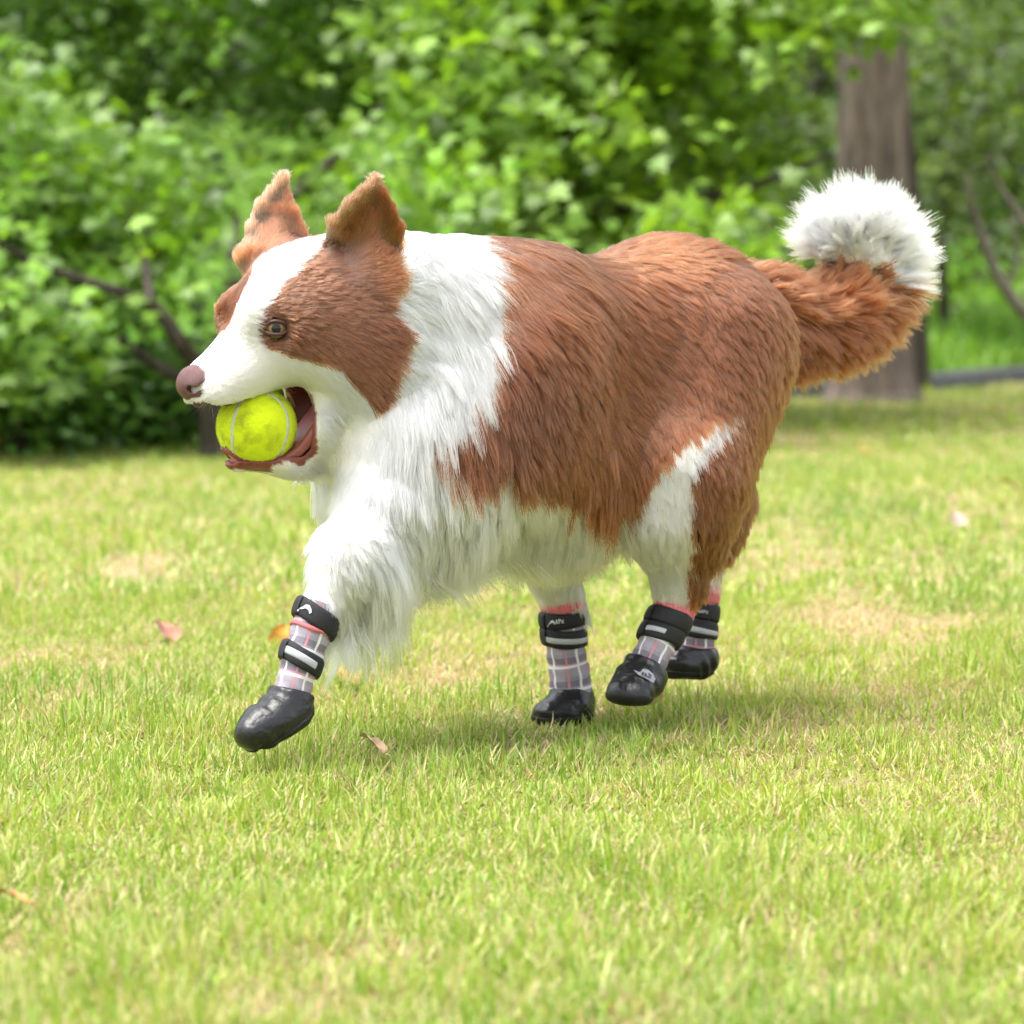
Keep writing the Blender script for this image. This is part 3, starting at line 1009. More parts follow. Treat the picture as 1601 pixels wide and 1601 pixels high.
# ---- per-vertex coat description, blended over the nearest swellings
dist = np.stack([p.d(BV) for p in prims], 1)
near_i = dist.argmin(1)
w = np.exp(-(dist - dist.min(1, keepdims=True)) / .009)
w /= w.sum(1, keepdims=True)
LEN = w @ np.array([p.len for p in prims])
DIR = w @ np.array([p.dir for p in prims])
LIFT = w @ np.array([p.lift for p in prims])
REG = np.array([p.region for p in prims])[near_i]
bald = np.minimum.reduce([c.d(BV) for c in CAV]) < .0030
for sd in (NEAR, FAR):
    bald |= np.linalg.norm(BV - EYES[sd], axis=1) < EYE_R * 1.25
LEN[[p.len == 0 for p in np.array(prims)[near_i]]] = 0
LEN[bald] = 0
is_head = np.isin(REG, ['head', 'muzzle', 'jaw', 'throat', 'near_ear', 'far_ear'])
# long feathering at the back of the limbs, breeches, under-tail
rear = BN @ np.array([1, 0, 0])
fe = np.isin(REG, ['near_fore', 'far_fore'])
LEN = np.where(fe & (LEN > 0), LEN * (0.6 + 2.7 * np.clip(rear + .15, 0, 1)), LEN)
br = np.isin(REG, ['near_hind', 'far_hind'])
LEN = np.where(REG == 'far_fore', np.minimum(LEN, .034), LEN)
LEN = np.where(br & (BV[:, 2] > .17) & (LEN > 0), LEN * (0.8 + 1.0 * np.clip(rear, 0, 1)), LEN)

# ---- coat colours: brown mantle and mask over white, the same on both sides of the dog
BROWN_BODY = [(722, 300), (738, 380), (756, 430), (770, 520), (744, 586), (704, 625), (668, 652), (690, 684), (722, 702), (760, 712),
              (800, 735), (850, 752), (900, 755), (955, 756), (978, 764), (1003, 750), (1060, 690), (1110, 655), (1160, 632),
              (1108, 690), (1078, 745), (1082, 850), (1072, 912), (1088, 960), (1130, 960), (1400, 900), (1700, 500), (1300, 200)]
BROWN_MASK = [(506, 360), (470, 405), (432, 452), (412, 482), (396, 513), (408, 541), (436, 551), (520, 563), (532, 583), (566, 610),
              (588, 628), (592, 600), (600, 555), (612, 485), (624, 420), (630, 340)]
def coat_white(V, reg):
    """1 where the coat is white, 0 where it is brown"""
    j = .0032 * np.stack([noise(V, 260, 1), noise(V, 260, 2), noise(V, 260, 3)], 1)
    W = V + j * np.where(np.isin(reg, ['head', 'muzzle']), .2, 1.0)[:, None]
    m = W.copy()
    m[:, 1] = -np.abs(W[:, 1])
    # mirror across the dog's middle plane -> always judge the near side
    u, v = project(wld(m))
    white = ~in_poly(u, v, BROWN_BODY)
    # head: mirror across the head's own plane
    h0 = loc(HEAD_AT)
    q = W - h0
    side = q @ HEADL
    mh = W + ((np.abs(side) - side)[:, None]) * HEADL
    u2, v2 = project(wld(mh))
    u2 = u2 + np.where(side < 0, 50, 0)
    hw = ~in_poly(u2, v2, BROWN_MASK)
    hd = np.isin(reg, ['head', 'muzzle', 'jaw', 'throat'])
    white = np.where(hd, hw, white)
    white = np.where(np.isin(reg, ['near_ear', 'far_ear']), False, white)
    white = np.where(np.isin(reg, ['near_fore', 'far_fore']), True, white)
    white = np.where((reg == 'far_hind') & (V[:, 2] < .16), True, white)
    td = ((V[:, None, :] - TAIL[None, :, :3]) ** 2).sum(-1).argmin(1)
    outer = project(wld(V))[0] - 1352
    white = np.where(reg == 'tail', td + 1.0 * noise(V, 150, 4) + np.clip(outer / 14, -1, 2.2) * (td > 5) > 8.8, white)
    return white
WHITE = coat_white(BV, REG)
C_BROWN, C_WHITE = np.array([.100, .032, .013]), np.array([.66, .62, .56])
SKIN = np.where(WHITE[:, None], C_WHITE * .92, C_BROWN * .8)
SKIN[bald] = (.17, .036, .028)
muz = (REG == 'muzzle') & ~bald
jaw_lip = (REG == 'jaw') & (np.minimum.reduce([c.d(BV) for c in CAV]) < .006)
SKIN[jaw_lip] = (.20, .055, .042)
LEN[jaw_lip] = 0
eye_rim = np.minimum(np.linalg.norm(BV - EYES[1], axis=1), np.linalg.norm(BV - EYES[-1], axis=1)) < EYE_R * 1.35
SKIN[eye_rim] = (.11, .045, .035)

dog = empty('border_collie', DOG_AT, DOG_YAW)
tag(dog, 'brown and white border collie in four boots trotting left across the lawn', 'dog')
skin_mat = tint_mat('dog_skin', rough=.45, spec=.35)
body = mesh_obj('body', BV, BF, skin_mat, dog, colors=SKIN)

# ---- coat of real hairs
def hair_mat(name):
    m = bpy.data.materials.new(name)
    m.use_nodes = True
    nt = m.node_tree
    nt.nodes.clear()
    out = nt.nodes.new('ShaderNodeOutputMaterial')
    a = nt.nodes.new('ShaderNodeAttribute')
    a.attribute_name = 'tint'
    h = nt.nodes.new('ShaderNodeBsdfHairPrincipled')
    h.model = 'CHIANG'
    h.parametrization = 'COLOR'
    h.inputs['Roughness'].default_value = .38
    h.inputs['Radial Roughness'].default_value = .55
    h.inputs['Coat'].default_value = 0.0
    h.inputs['Random Roughness'].default_value = .2
    nt.links.new(a.outputs['Color'], h.inputs['Color'])
    nt.links.new(h.outputs[0], out.inputs['Surface'])
    return m
COAT = hair_mat('dog_coat')
NPT = 7

def tail_frame(P):
    dd = ((P[:, None, :] - TAIL[None, :, :3]) ** 2).sum(-1)
    i = dd.argmin(1)
    T = unit(np.gradient(TAIL[:, :3], axis=0))
    return i, T[i]

tri = np.concatenate([BF[:, [0, 1, 2]], BF[:, [0, 2, 3]]])
tarea = np.linalg.norm(np.cross(BV[tri[:, 1]] - BV[tri[:, 0]], BV[tri[:, 2]] - BV[tri[:, 0]]), axis=1) / 2
DENS = {'head': 3.4, 'muzzle': 5.0, 'jaw': 4.0, 'throat': 1.6, 'near_ear': 4.5, 'far_ear': 4.5, 'tail': 5.5, 'ruff': 1.5, 'chest': 1.5, 'belly': 1.4}
HAIRS = 620000
tw = tarea * np.array([DENS.get(r, 1.25) for r in REG[tri[:, 0]]]) * (LEN[tri].min(1) > .0005)
pick = rng.choice(len(tri), HAIRS, p=tw / tw.sum())
b = rng.random((HAIRS, 2))
fl = b.sum(1) > 1
b[fl] = 1 - b[fl]
bw = np.stack([1 - b.sum(1), b[:, 0], b[:, 1]], 1)
def mix3(A):
    return (A[tri[pick]] * bw[..., None]).sum(1) if A.ndim > 1 else (A[tri[pick]] * bw).sum(1)
R0, N0, L0, D0, F0 = mix3(BV), unit(mix3(BN)), mix3(LEN), mix3(DIR), mix3(LIFT)
RG = REG[tri[pick, 0]]
WH = coat_white(R0, RG)

# clumps: some hairs lead, the others lean to the nearest leader
lead = rng.choice(HAIRS, 30000, replace=False)
kd = kdtree.KDTree(len(lead))
for i, j in enumerate(lead):
    kd.insert(R0[j] + N0[j] * .004, i)
kd.balance()
own = np.fromiter((kd.find(p)[1] for p in (R0 + N0 * .004)), int, HAIRS)

crn = np.random.default_rng(11)
cl_dir = crn.normal(size=(len(lead), 3)) * .13
cl_len = crn.uniform(.78, 1.15, len(lead))
cl_tone = crn.normal(size=len(lead)) * .15

def hair_paths(R, N, LN, DR, LF, reg, c_dir, c_len, jit):
    n = len(R)
    c_dir = c_dir * np.where(np.isin(reg, ['near_ear', 'far_ear']), .15, np.where(np.isin(reg, ['head', 'muzzle']), .45, 1.0))[:, None]
    c_len = np.where(np.isin(reg, ['near_ear', 'far_ear']), .85, np.where(reg == 'tail', c_len ** 2.2, c_len))
    tan = DR + .22 * np.stack([noise(R, 42, 5), noise(R, 42, 6), noise(R, 42, 7)], 1) + c_dir + jit * rng.normal(size=(n, 3))
    tl = reg == 'tail'
    if tl.any():
        i, T = tail_frame(R[tl])
        rad = unit(N[tl] * np.array([1, .12, 1]))
        out = np.clip((i - 1) / 9.0, 0, 1)[:, None]
        fan = unit((R[tl] - L(1312, 436)) * np.array([1, 0, 1]))
        curl = np.clip((i - 3.5) / 3.0, 0, 1)[:, None]
        inner = ((rad * fan).sum(1) < -.25) & (i > 4)
        tan[tl] = (T * (.45) + fan * 1.0 + c_dir[tl] * 2.6 + .10 * rng.normal(size=(tl.sum(), 3))) * curl + (1 - curl) * (T * (1.0 - .25 * out) + rad * (.35 + .75 * out) + np.array([0.05, 0, -.75]) * (1 - out) * (rad[:, 2:3] < .1) + c_dir[tl] * 1.2 + .08 * rng.normal(size=(tl.sum(), 3)))
        LN = LN.copy()
        LN[tl] *= np.where(inner, .35, np.where(i < 4, .85, np.where(i < 9, .95, 1.0)))
        LF = LF.copy()
        LF[tl] = np.where(i > 4, .30, .50)
    tg = unit(tan - (tan * N).sum(1, keepdims=True) * N * np.where(tl, .0, 1.0)[:, None])
    length = LN * c_len * rng.uniform(.6, 1.12, n)
    P = np.zeros((n, NPT, 3))
    P[:, 0] = R - N * np.clip(LN * .03, .0001, .0012)[:, None]
    LF = np.where((LN < .014) & ~np.isin(reg, ['near_ear', 'far_ear']), np.maximum(LF, .30), LF)
    p = P[:, 0].copy()
    sag = np.where(np.isin(reg, ['belly', 'chest', 'ruff', 'near_fore', 'far_fore', 'near_hind', 'far_hind', 'throat']), .55, .18) * np.clip(LN / .04, 0, 1.5)
    wav = rng.uniform(0, 6.28, n)
    side = unit(np.cross(tg, N))
    wamp = np.where(np.isin(reg, ['ruff', 'chest', 'belly', 'near_fore']), .20, .09)
    for k in range(1, NPT):
        t = k / (NPT - 1)
        d = N * (LF * (1.15 - .75 * t))[:, None] + tg * (1 - LF * .4)[:, None]
        d[:, 2] -= sag * t
        d += side * (wamp * np.sin(wav + 4.2 * t))[:, None]
        p = p + unit(d) * (length / (NPT - 1))[:, None]
        P[:, k] = p
    return P

paths = hair_paths(R0, N0, L0, D0, F0, RG, cl_dir[own], cl_len[own], .07)
lead_path = paths[lead]
short = np.clip(L0 / .02, .25, 1)
tt = np.linspace(0, 1, NPT)
cw = (.46 * short + .26 * np.clip((L0 - .03) / .03, 0, 1))[:, None] * (tt[None] ** 1.3) * crn.uniform(.55, 1.0, HAIRS)[:, None]
same = (np.linalg.norm(lead_path[own][:, 0] - R0, axis=1) < .018) & (WH == WH[lead][own])
cw *= (same & ~np.isin(RG, ['near_ear', 'far_ear']))[:, None]
paths = paths * (1 - cw[..., None]) + (lead_path[own] + .22 * (R0 - R0[lead][own])[:, None, :]) * cw[..., None]

tone = 1 + cl_tone[own] + crn.normal(size=HAIRS) * .10 + .14 * noise(R0, 26, 8)
dark = noise(R0, 14, 9)
cb = np.array([.150, .045, .0165]) * np.clip(tone, .55, 1.5)[:, None] * (1 + .28 * dark)[:, None]
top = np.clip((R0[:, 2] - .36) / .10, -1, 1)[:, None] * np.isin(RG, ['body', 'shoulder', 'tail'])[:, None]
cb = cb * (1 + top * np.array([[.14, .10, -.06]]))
cb[RG == 'head'] *= np.array([.84, .90, 1.10])
cwh = np.where((RG == 'tail')[:, None], np.array([.975, .968, .955]), np.where(np.isin(RG, ['belly', 'far_fore', 'far_hind'])[:, None], np.array([.982, .962, .915]), np.array([.976, .958, .924]))) * np.clip(1 + .25 * (tone - 1), .8, 1.04)[:, None]  # belly and far legs: warm bounce off the grass put into their white
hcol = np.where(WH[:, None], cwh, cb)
light_ear = np.isin(RG, ['near_ear', 'far_ear'])
hcol[light_ear & ~WH] *= np.array([1.35, 1.4, 1.4])
for nm in ('near_ear', 'far_ear'):           # pale fringe along the front rim
    rim = np.array(EAR[nm])
    dm = np.sqrt(((R0[RG == nm][:, None] - rim[None]) ** 2).sum(-1).min(1))
    k_ = np.clip(1 - dm / .014, 0, 1)[:, None] * crn.uniform(0, 1, (len(dm), 1))
    hcol[RG == nm] = hcol[RG == nm] * (1 - k_) + np.array([.62, .40, .25]) * k_
lipd = np.minimum.reduce([c.d(R0) for c in CAV])
lb = (RG == 'muzzle') & WH                    # pinkish skin shows through the thin hair of the lips
hcol[lb] *= 1 - np.clip(1 - lipd[lb] / .013, 0, 1)[:, None] * np.array([[.12, .24, .27]])
hcol = np.clip(hcol, 0, .99)
rad0 = np.where(np.isin(RG, ['muzzle', 'jaw']), .00030, np.where(RG == 'head', .00036, np.where(np.isin(RG, ['near_ear', 'far_ear']), .00036, np.where(L0 > .045, .00039, .00034))))

def hair_object(name, mask, label=None):
    ids = np.nonzero(mask)[0]
    if not len(ids):
        return
    hc = bpy.data.hair_curves.new(name)
    hc.add_curves([NPT] * len(ids))
    hc.attributes['position'].data.foreach_set('vector', paths[ids].astype(np.float32).ravel())
    ra = hc.attributes.get('radius') or hc.attributes.new('radius', 'FLOAT', 'POINT')
    prof = np.array([1, 1, 1, .95, .85, .65, .28])
    ra.data.foreach_set('value', (rad0[ids][:, None] * prof[None]).astype(np.float32).ravel())
    ca = hc.attributes.new('tint', 'FLOAT_COLOR', 'CURVE')
    c4 = np.ones((len(ids), 4), np.float32)
    c4[:, :3] = hcol[ids]
    ca.data.foreach_set('color', c4.ravel())
    hc.materials.append(COAT)
    o = link(bpy.data.objects.new(name, hc), dog)
    if label:
        o['label'] = label
    return o

grp = {'head_coat': ['head', 'muzzle', 'jaw', 'throat'], 'neck_ruff': ['ruff'], 'body_coat': ['body', 'shoulder'], 'chest_and_belly_coat': ['chest', 'belly']}
hair_object('head_coat', np.isin(RG, grp['head_coat']), 'brown mask and broad white blaze on the head')
hair_object('neck_ruff', RG == 'ruff', 'thick white ruff round the neck')
hair_object('body_coat', np.isin(RG, grp['body_coat']), 'long brown hair over back and flank')
hair_object('belly_coat', np.isin(RG, ['chest', 'belly']), 'long white hair of chest and belly')
hair_object('ear_coat', RG == 'near_ear', 'brown pricked ear nearest the camera')
hair_object('ear_coat', RG == 'far_ear', 'brown pricked ear farther from the camera')
hair_object('leg_coat', RG == 'near_fore', 'white feathered foreleg reaching forward')
hair_object('leg_coat', RG == 'far_fore', 'white foreleg standing under the belly')
hair_object('leg_coat', RG == 'near_hind', 'hind leg, white in front and brown behind')
hair_object('leg_coat', RG == 'far_hind', 'hind leg on the far side')
hair_object('tail_plume', RG == 'tail', 'bushy brown tail curled up with white tip')

# ---- eyes
def uv_sphere(c, r, nu=28, nv=18, axes=None):
    V, F = [], []
    for j in range(nv + 1):
        a = math.pi * j / nv
        for i in range(nu):
            t = 2 * math.pi * i / nu
            V.append((math.sin(a) * math.cos(t), math.sin(a) * math.sin(t), math.cos(a)))
    for j in range(nv):
        for i in range(nu):
            i2 = (i + 1) % nu
            F.append((j * nu + i, (j + 1) * nu + i, (j + 1) * nu + i2, j * nu + i2))
    V = np.array(V)
    if axes is not None:
        V = V @ np.asarray(axes)
    return np.asarray(c) + np.asarray(r) * V, np.array(F)

m_white = simple_mat('eye_white', (.16, .12, .10), .15, .6)
m_iris = simple_mat('eye_iris', (.20, .115, .055), .10, .4, .35, 500, coat=.15)
m_pupil = simple_mat('eye_pupil', (.005, .004, .004), .06, .4, coat=.15)
m_lid = simple_mat('eyelid_skin', (.060, .026, .021), .42, .4, .2, 300)
for sd in (NEAR, FAR):
    c = EYES[sd]
    look = unit(HEADL * sd * .93 - HEADS * .36 + UPZ * .02)
    x = unit(np.cross(look, UPZ))
    y = np.cross(x, look)
    V, F = uv_sphere(c, EYE_R, axes=[x, y, look])
    eye = mesh_obj('eye', V, F, m_white, dog)
    for nm, mat, ang, rr in (('iris', m_iris, 56, 1.006), ('pupil', m_pupil, 26, 1.013)):
        vv = [c + look * EYE_R * rr]
        ff = []
        for j in range(1, 7):
            a = math.radians(ang) * j / 6
            for i in range(24):
                t = 2 * math.pi * i / 24
                vv.append(c + EYE_R * rr * (math.cos(a) * look + math.sin(a) * (math.cos(t) * x + math.sin(t) * y)))
        for i in range(24):
            ff.append((0, 1 + i, 1 + (i + 1) % 24))
            for j in range(5):
                ff.append((1 + j * 24 + i, 1 + (j + 1) * 24 + i, 1 + (j + 1) * 24 + (i + 1) % 24, 1 + j * 24 + (i + 1) % 24))
        mesh_obj(nm, vv, ff, mat, eye)
    # almond lid: rim of skin round the eye, narrower than tall
    for sgn in (1, -1):
        pts, rad = [], []
        for i in range(15):
            t = math.pi * i / 14
            ex = math.cos(t) * 1.12
            ey = sgn * math.sin(t) * (.64 if sgn > 0 else .60)
            ez = math.sqrt(max(.04, 1.10 - .72 * ex * ex - .6 * ey * ey))
            pts.append(c + EYE_R * (ex * x + (ey + .04) * y + ez * .98 * look))
            rad.append(.0011 + .0007 * math.sin(t))
        V, F = tube(pts, rad, 8)
        mesh_obj('eyelid', V, F, m_lid, eye)

# ---- nose leather with nostrils
np_ = [Ell(HM(309, 601), (.0195, .0190, .0160), 'nose', 0, hb, axes=[HEADS, -HEADL, UPZ], k=.006),
       Ell(HM(316, 588), (.0185, .0180, .0105), 'nose', 0, hb, axes=[HEADS, -HEADL, UPZ], k=.006),
       Cone(HM(301, 608), HM(310, 630), .0065, .0045, 'nose', 0, hb, k=.006)]
for sd in (NEAR, FAR):
    np_.append(Ell(HM(311, 603, .0145 * sd), (.0140, .0072, .0115), 'nose', 0, hb, axes=[HEADS, -HEADL, UPZ], k=.005))
nlo, nhi = HM(303, 603) - .035, HM(303, 603) + .035
ND, nreg = build_sdf(np_, nlo, nhi, .0009)
for sd in (NEAR, FAR):
    for c_ in (Ell(HM(294, 607, .0125 * sd), (.0055, .0050, .0040), 'n', 0, hb, axes=[HEADS, -HEADL, UPZ]),
               Cone(HM(296, 607, .0150 * sd), HM(311, 598, .0225 * sd), .0038, .0022, 'n', 0, hb)):
        sl, P = nreg(c_, .004)
        ND[sl] = smax(ND[sl], -c_.d(P).astype(np.float32), .0018)
NV_, NF_ = surface_nets(ND, nlo, .0009)
NV_ = relax(NV_, NF_, 2)
m_nose = simple_mat('nose_leather', (.125, .052, .050), .46, .5, .35, 200, .6, 1300)
mesh_obj('nose', NV_, NF_, m_nose, dog)

# ---- lips, tongue and teeth
m_lip = simple_mat('lip_skin', (.22, .055, .045), .22, .5, .25, 140, .2, 500)
m_darklip = simple_mat('dark_lip_skin', (.22, .11, .10), .4, .5, .2, 200)
m_tongue = simple_mat('tongue', (.48, .15, .14), .35, .5, .15, 200, .3, 700)
for sd in (NEAR, FAR):
    pl = spline(np.array([HM(x, y, l * sd) for x, y, l in ((482, 585, .038), (502, 583, .039), (511, 597, .039), (492, 632, .035), (473, 668, .030), (450, 704, .023), (415, 722, .016), (375, 717, .010), (350, 700, .002))]), 30)
    V, F = tube(pl, np.interp(np.linspace(0, 1, 30), [0, .15, .45, .8, 1], [.003, .0062, .0056, .0042, .003]), 10)
    mesh_obj('lower_lip', V, F, m_lip, dog)
    pu = spline(np.array([HM(x, y, l * sd) for x, y, l in ((345, 634, .011), (365, 625, .014), (395, 611, .018), (440, 592, .025), (480, 583, .034))]), 20)
    V, F = tube(pu, np.interp(np.linspace(0, 1, 20), [0, .4, 1], [.0010, .0014, .0022]), 8)
    mesh_obj('upper_lip', V, F, m_darklip, dog)
tg = spline(np.array([HM(x, y) for x, y in ((505, 640), (475, 680), (435, 720), (395, 728), (365, 716))]), 18)
TV, TF = [], []
for i, p in enumerate(tg):
    t = i / 17
    tw_ = .021 * math.sqrt(max(.04, 1 - (t - .3) ** 2 * 1.6))
    T_ = unit(tg[min(i + 1, 17)] - tg[max(i - 1, 0)])
    up_ = unit(np.cross(HEADL, T_))
    if up_[2] < 0:
        up_ = -up_
    for k in range(14):
        a = 2 * math.pi * k / 14
        TV.append(p + HEADL * math.cos(a) * tw_ + up_ * (math.sin(a) * .0045 + .003 * math.cos(a) ** 2))
for i in range(17):
    for k in range(14):
        TF.append((i * 14 + k, i * 14 + (k + 1) % 14, (i + 1) * 14 + (k + 1) % 14, (i + 1) * 14 + k))
TF.append(tuple(range(14)))
TF.append(tuple(17 * 14 + k for k in range(14)))
mesh_obj('tongue', TV, TF, m_tongue, dog)

# ---- whiskers
m_whisk = simple_mat('whisker', (.10, .09, .085), .4, .4)
wr = random.Random(5)
for i in range(16):
    sd = 1 if i % 3 else -1
    a = HM(wr.uniform(318, 372), wr.uniform(612, 632), .016 * sd)
    d = unit(HEADL * sd * wr.uniform(.4, 1) - HEADS * wr.uniform(-.2, .9) - UPZ * wr.uniform(-.1, .6))
    ln = wr.uniform(.018, .034)
    V, F = tube([a, a + d * ln * .5, a + d * ln - UPZ * ln * .22], [.00022, .00016, .00005], 5)
    mesh_obj('whisker', V, F, m_whisk, dog)

# ------------------------------------------------------------------ boots, parts of the dog
def plaid_mat():
    m, nt, b, out = new_mat('plaid_knit')
    b.inputs['Roughness'].default_value = .85
    b.inputs['Specular IOR Level'].default_value = .15
    uv = nt.nodes.new('ShaderNodeUVMap')
    sep = nt.nodes.new('ShaderNodeSeparateXYZ')
    nt.links.new(uv.outputs[0], sep.inputs[0])
    def math_(op, a, c=None):
        n = nt.nodes.new('ShaderNodeMath')
        n.operation = op
        for i, x in enumerate((a, c)):
            if x is None:
                continue
            if isinstance(x, (int, float)):
                n.inputs[i].default_value = x
            else:
                nt.links.new(x, n.inputs[i])
        return n.outputs[0]
    def band(src, period, phase, half):
        f = math_('FRACT', math_('ADD', math_('DIVIDE', src, period), phase))
        return math_('LESS_THAN', math_('ABSOLUTE', math_('SUBTRACT', f, .5)), half / period)
    def mix(a, bcol, fac, amt):
        n = nt.nodes.new('ShaderNodeMix')
        n.data_type = 'RGBA'
        n.inputs['B'].default_value = (*bcol, 1)
        if isinstance(a, tuple):
            n.inputs['A'].default_value = (*a, 1)
        else:
            nt.links.new(a, n.inputs['A'])
        nt.links.new(math_('MULTIPLY', fac, amt), n.inputs['Factor'])
        return n.outputs['Result']
    U, Vv = sep.outputs[0], sep.outputs[1]          # metres round and along the leg
    col = (.30, .275, .33)
    col = mix(col, (.40, .36, .42), band(U, .026, .10, .0060), .55)
    col = mix(col, (.40, .36, .42), band(Vv, .024, .30, .0055), .55)
    col = mix(col, (.13, .12, .16), band(Vv, .024, .78, .0030), .6)
    col = mix(col, (.62, .25, .29), band(U, .026, .45, .0011), .9)
    col = mix(col, (.62, .25, .29), band(Vv, .048, .05, .0011), .9)
    col = mix(col, (.80, .78, .82), band(U, .026, .90, .0014), .95)
    col = mix(col, (.80, .78, .82), band(Vv, .024, .52, .0014), .95)
    nt.links.new(col, b.inputs['Base Color'])
    n = nt.nodes.new('ShaderNodeTexWave')
    n.inputs['Scale'].default_value = 400
    n.inputs['Distortion'].default_value = 2
    nt.links.new(uv.outputs[0], n.inputs['Vector'])
    bp = nt.nodes.new('ShaderNodeBump')
    bp.inputs['Strength'].default_value = .35
    bp.inputs['Distance'].default_value = .0006
    nt.links.new(n.outputs['Fac'], bp.inputs['Height'])
    nt.links.new(bp.outputs['Normal'], b.inputs['Normal'])
    return m

M_PLAID = plaid_mat()
M_RUBBER = simple_mat('boot_rubber', (.013, .013, .016), .30, .5, .4, 120, .8, 110)
M_SOLE = simple_mat('boot_sole', (.016, .016, .016), .55, .4, .3, 200, .3, 400)
M_STRAP = simple_mat('strap_webbing', (.017, .017, .020), .62, .35, .3, 300, .3, 700)
M_REFL = simple_mat('reflective_tape', (.42, .43, .47), .38, .6, .12, 300)
M_PINK = simple_mat('pink_lining', (.62, .17, .19), .85, .2, .15, 300, .3, 600)
M_MARK = simple_mat('white_print', (.62, .63, .67), .5, .4, .12, 400)
M_INK = simple_mat('dark_print', (.04, .04, .06), .5, .4)

class Leg:
    """a boot's axis with radius; frame turned so that angle 0 faces the camera"""
    def __init__(self, pts, n=60):
        q = spline(np.array([np.append(L(x, y, l), r) for x, y, l, r in pts]), n)
        self.P, self.R = q[:, :3], q[:, 3]
        self.T = unit(np.gradient(self.P, axis=0))
        seg = np.linalg.norm(np.diff(self.P, axis=0), axis=1)
        self.S = np.concatenate([[0], np.cumsum(seg)])
        self.to_cam = unit(loc(CAM) - self.P[n // 2])
    def at(self, s, ang, extra=0.0, tilt=0.0):
        s = np.asarray(s, float)
        ang = np.asarray(ang, float)
        s = s + tilt * np.sin(ang)
        P = np.stack([np.interp(s, self.S, self.P[:, i]) for i in range(3)], -1)
        T = unit(np.stack([np.interp(s, self.S, self.T[:, i]) for i in range(3)], -1))
        R = np.interp(s, self.S, self.R) + extra
        u = unit(self.to_cam - T * (T @ self.to_cam)[..., None])
        w_ = np.cross(T, u)
        return P + R[..., None] * (np.cos(ang)[..., None] * u + np.sin(ang)[..., None] * w_)

def band_mesh(leg, s0, s1, e0, nrow=8, a0=-math.pi, a1=math.pi, nseg=40, tilt=0.0, bulge=0.0, th=.0013, wob=0.0):
    """a strip round the leg with thickness and rounded edges (closed when it goes all the way round)"""
    closed = abs((a1 - a0) - 2 * math.pi) < 1e-6
    A = np.linspace(a0, a1, nseg, endpoint=not closed)
    prof = [(0, -th), (0, 0)]
    for k in range(nrow + 1):
        t = k / nrow
        edge = min(1, min(t, 1 - t) * nrow / 1.0)
        prof.append((t, th * (.45 + .55 * edge) + bulge * math.sin(math.pi * t)))
    prof += [(1, 0), (1, -th)]
    V = []
    for t, e in prof:
        ss = s0 + (s1 - s0) * t + wob * np.sin(A * 3 + 1.3)
        V.append(leg.at(ss, A, e0 + e, tilt))
    V = np.array(V)
    n, m = V.shape[:2]
    F = []
    for i in range(n - 1):
        for k in range(m if closed else m - 1):
            k2 = (k + 1) % m
            F.append((i * m + k, i * m + k2, (i + 1) * m + k2, (i + 1) * m + k))
    return V.reshape(-1, 3), np.array(F)

def sock_mesh(leg, s0, s1, nrow=26, nseg=40):
    V, UVs = [], []
    for i in range(nrow + 1):
        s = s0 + (s1 - s0) * i / nrow
        A = np.linspace(-math.pi, math.pi, nseg + 1)
        e = .0007 * np.sin(s * 420 + 2 * np.sin(A * 2)) + .0005 * np.sin(A * 5 + s * 200)
        V.append(leg.at(np.full(nseg + 1, s), A, 0) + 0 * A[:, None] + e[:, None] * 0)
        P = leg.at(np.full(nseg + 1, s), A, 0)
        C = np.array([np.interp(s, leg.S, leg.P[:, k]) for k in range(3)])
        V[-1] = P + unit(P - C) * e[:, None]
        UVs.append(np.stack([A * .019, np.full(nseg + 1, s)], 1))
    m = nseg + 1
    F = [(i * m + k, i * m + k + 1, (i + 1) * m + k + 1, (i + 1) * m + k) for i in range(nrow) for k in range(nseg)]
    return np.concatenate(V), np.array(F), np.concatenate(UVs)

def mark_mesh(leg, polys, s_mid, a_mid, size, e0, tilt=0.0, rot=0.0):
    """small flat print wrapped on the leg: polygons in a unit square (x round the leg, y up)"""
    V, F = [], []
    for poly in polys:
        P = np.array(poly, float)
        x = P[:, 0] * math.cos(rot) - P[:, 1] * math.sin(rot)
        y = P[:, 0] * math.sin(rot) + P[:, 1] * math.cos(rot)
        r = float(np.interp(s_mid, leg.S, leg.R)) + e0
        pts = leg.at(s_mid - y * size, a_mid - x * size / r, e0, tilt)
        F.append(tuple(range(len(V), len(V) + len(P))))
        V += list(pts)
    return np.array(V), F

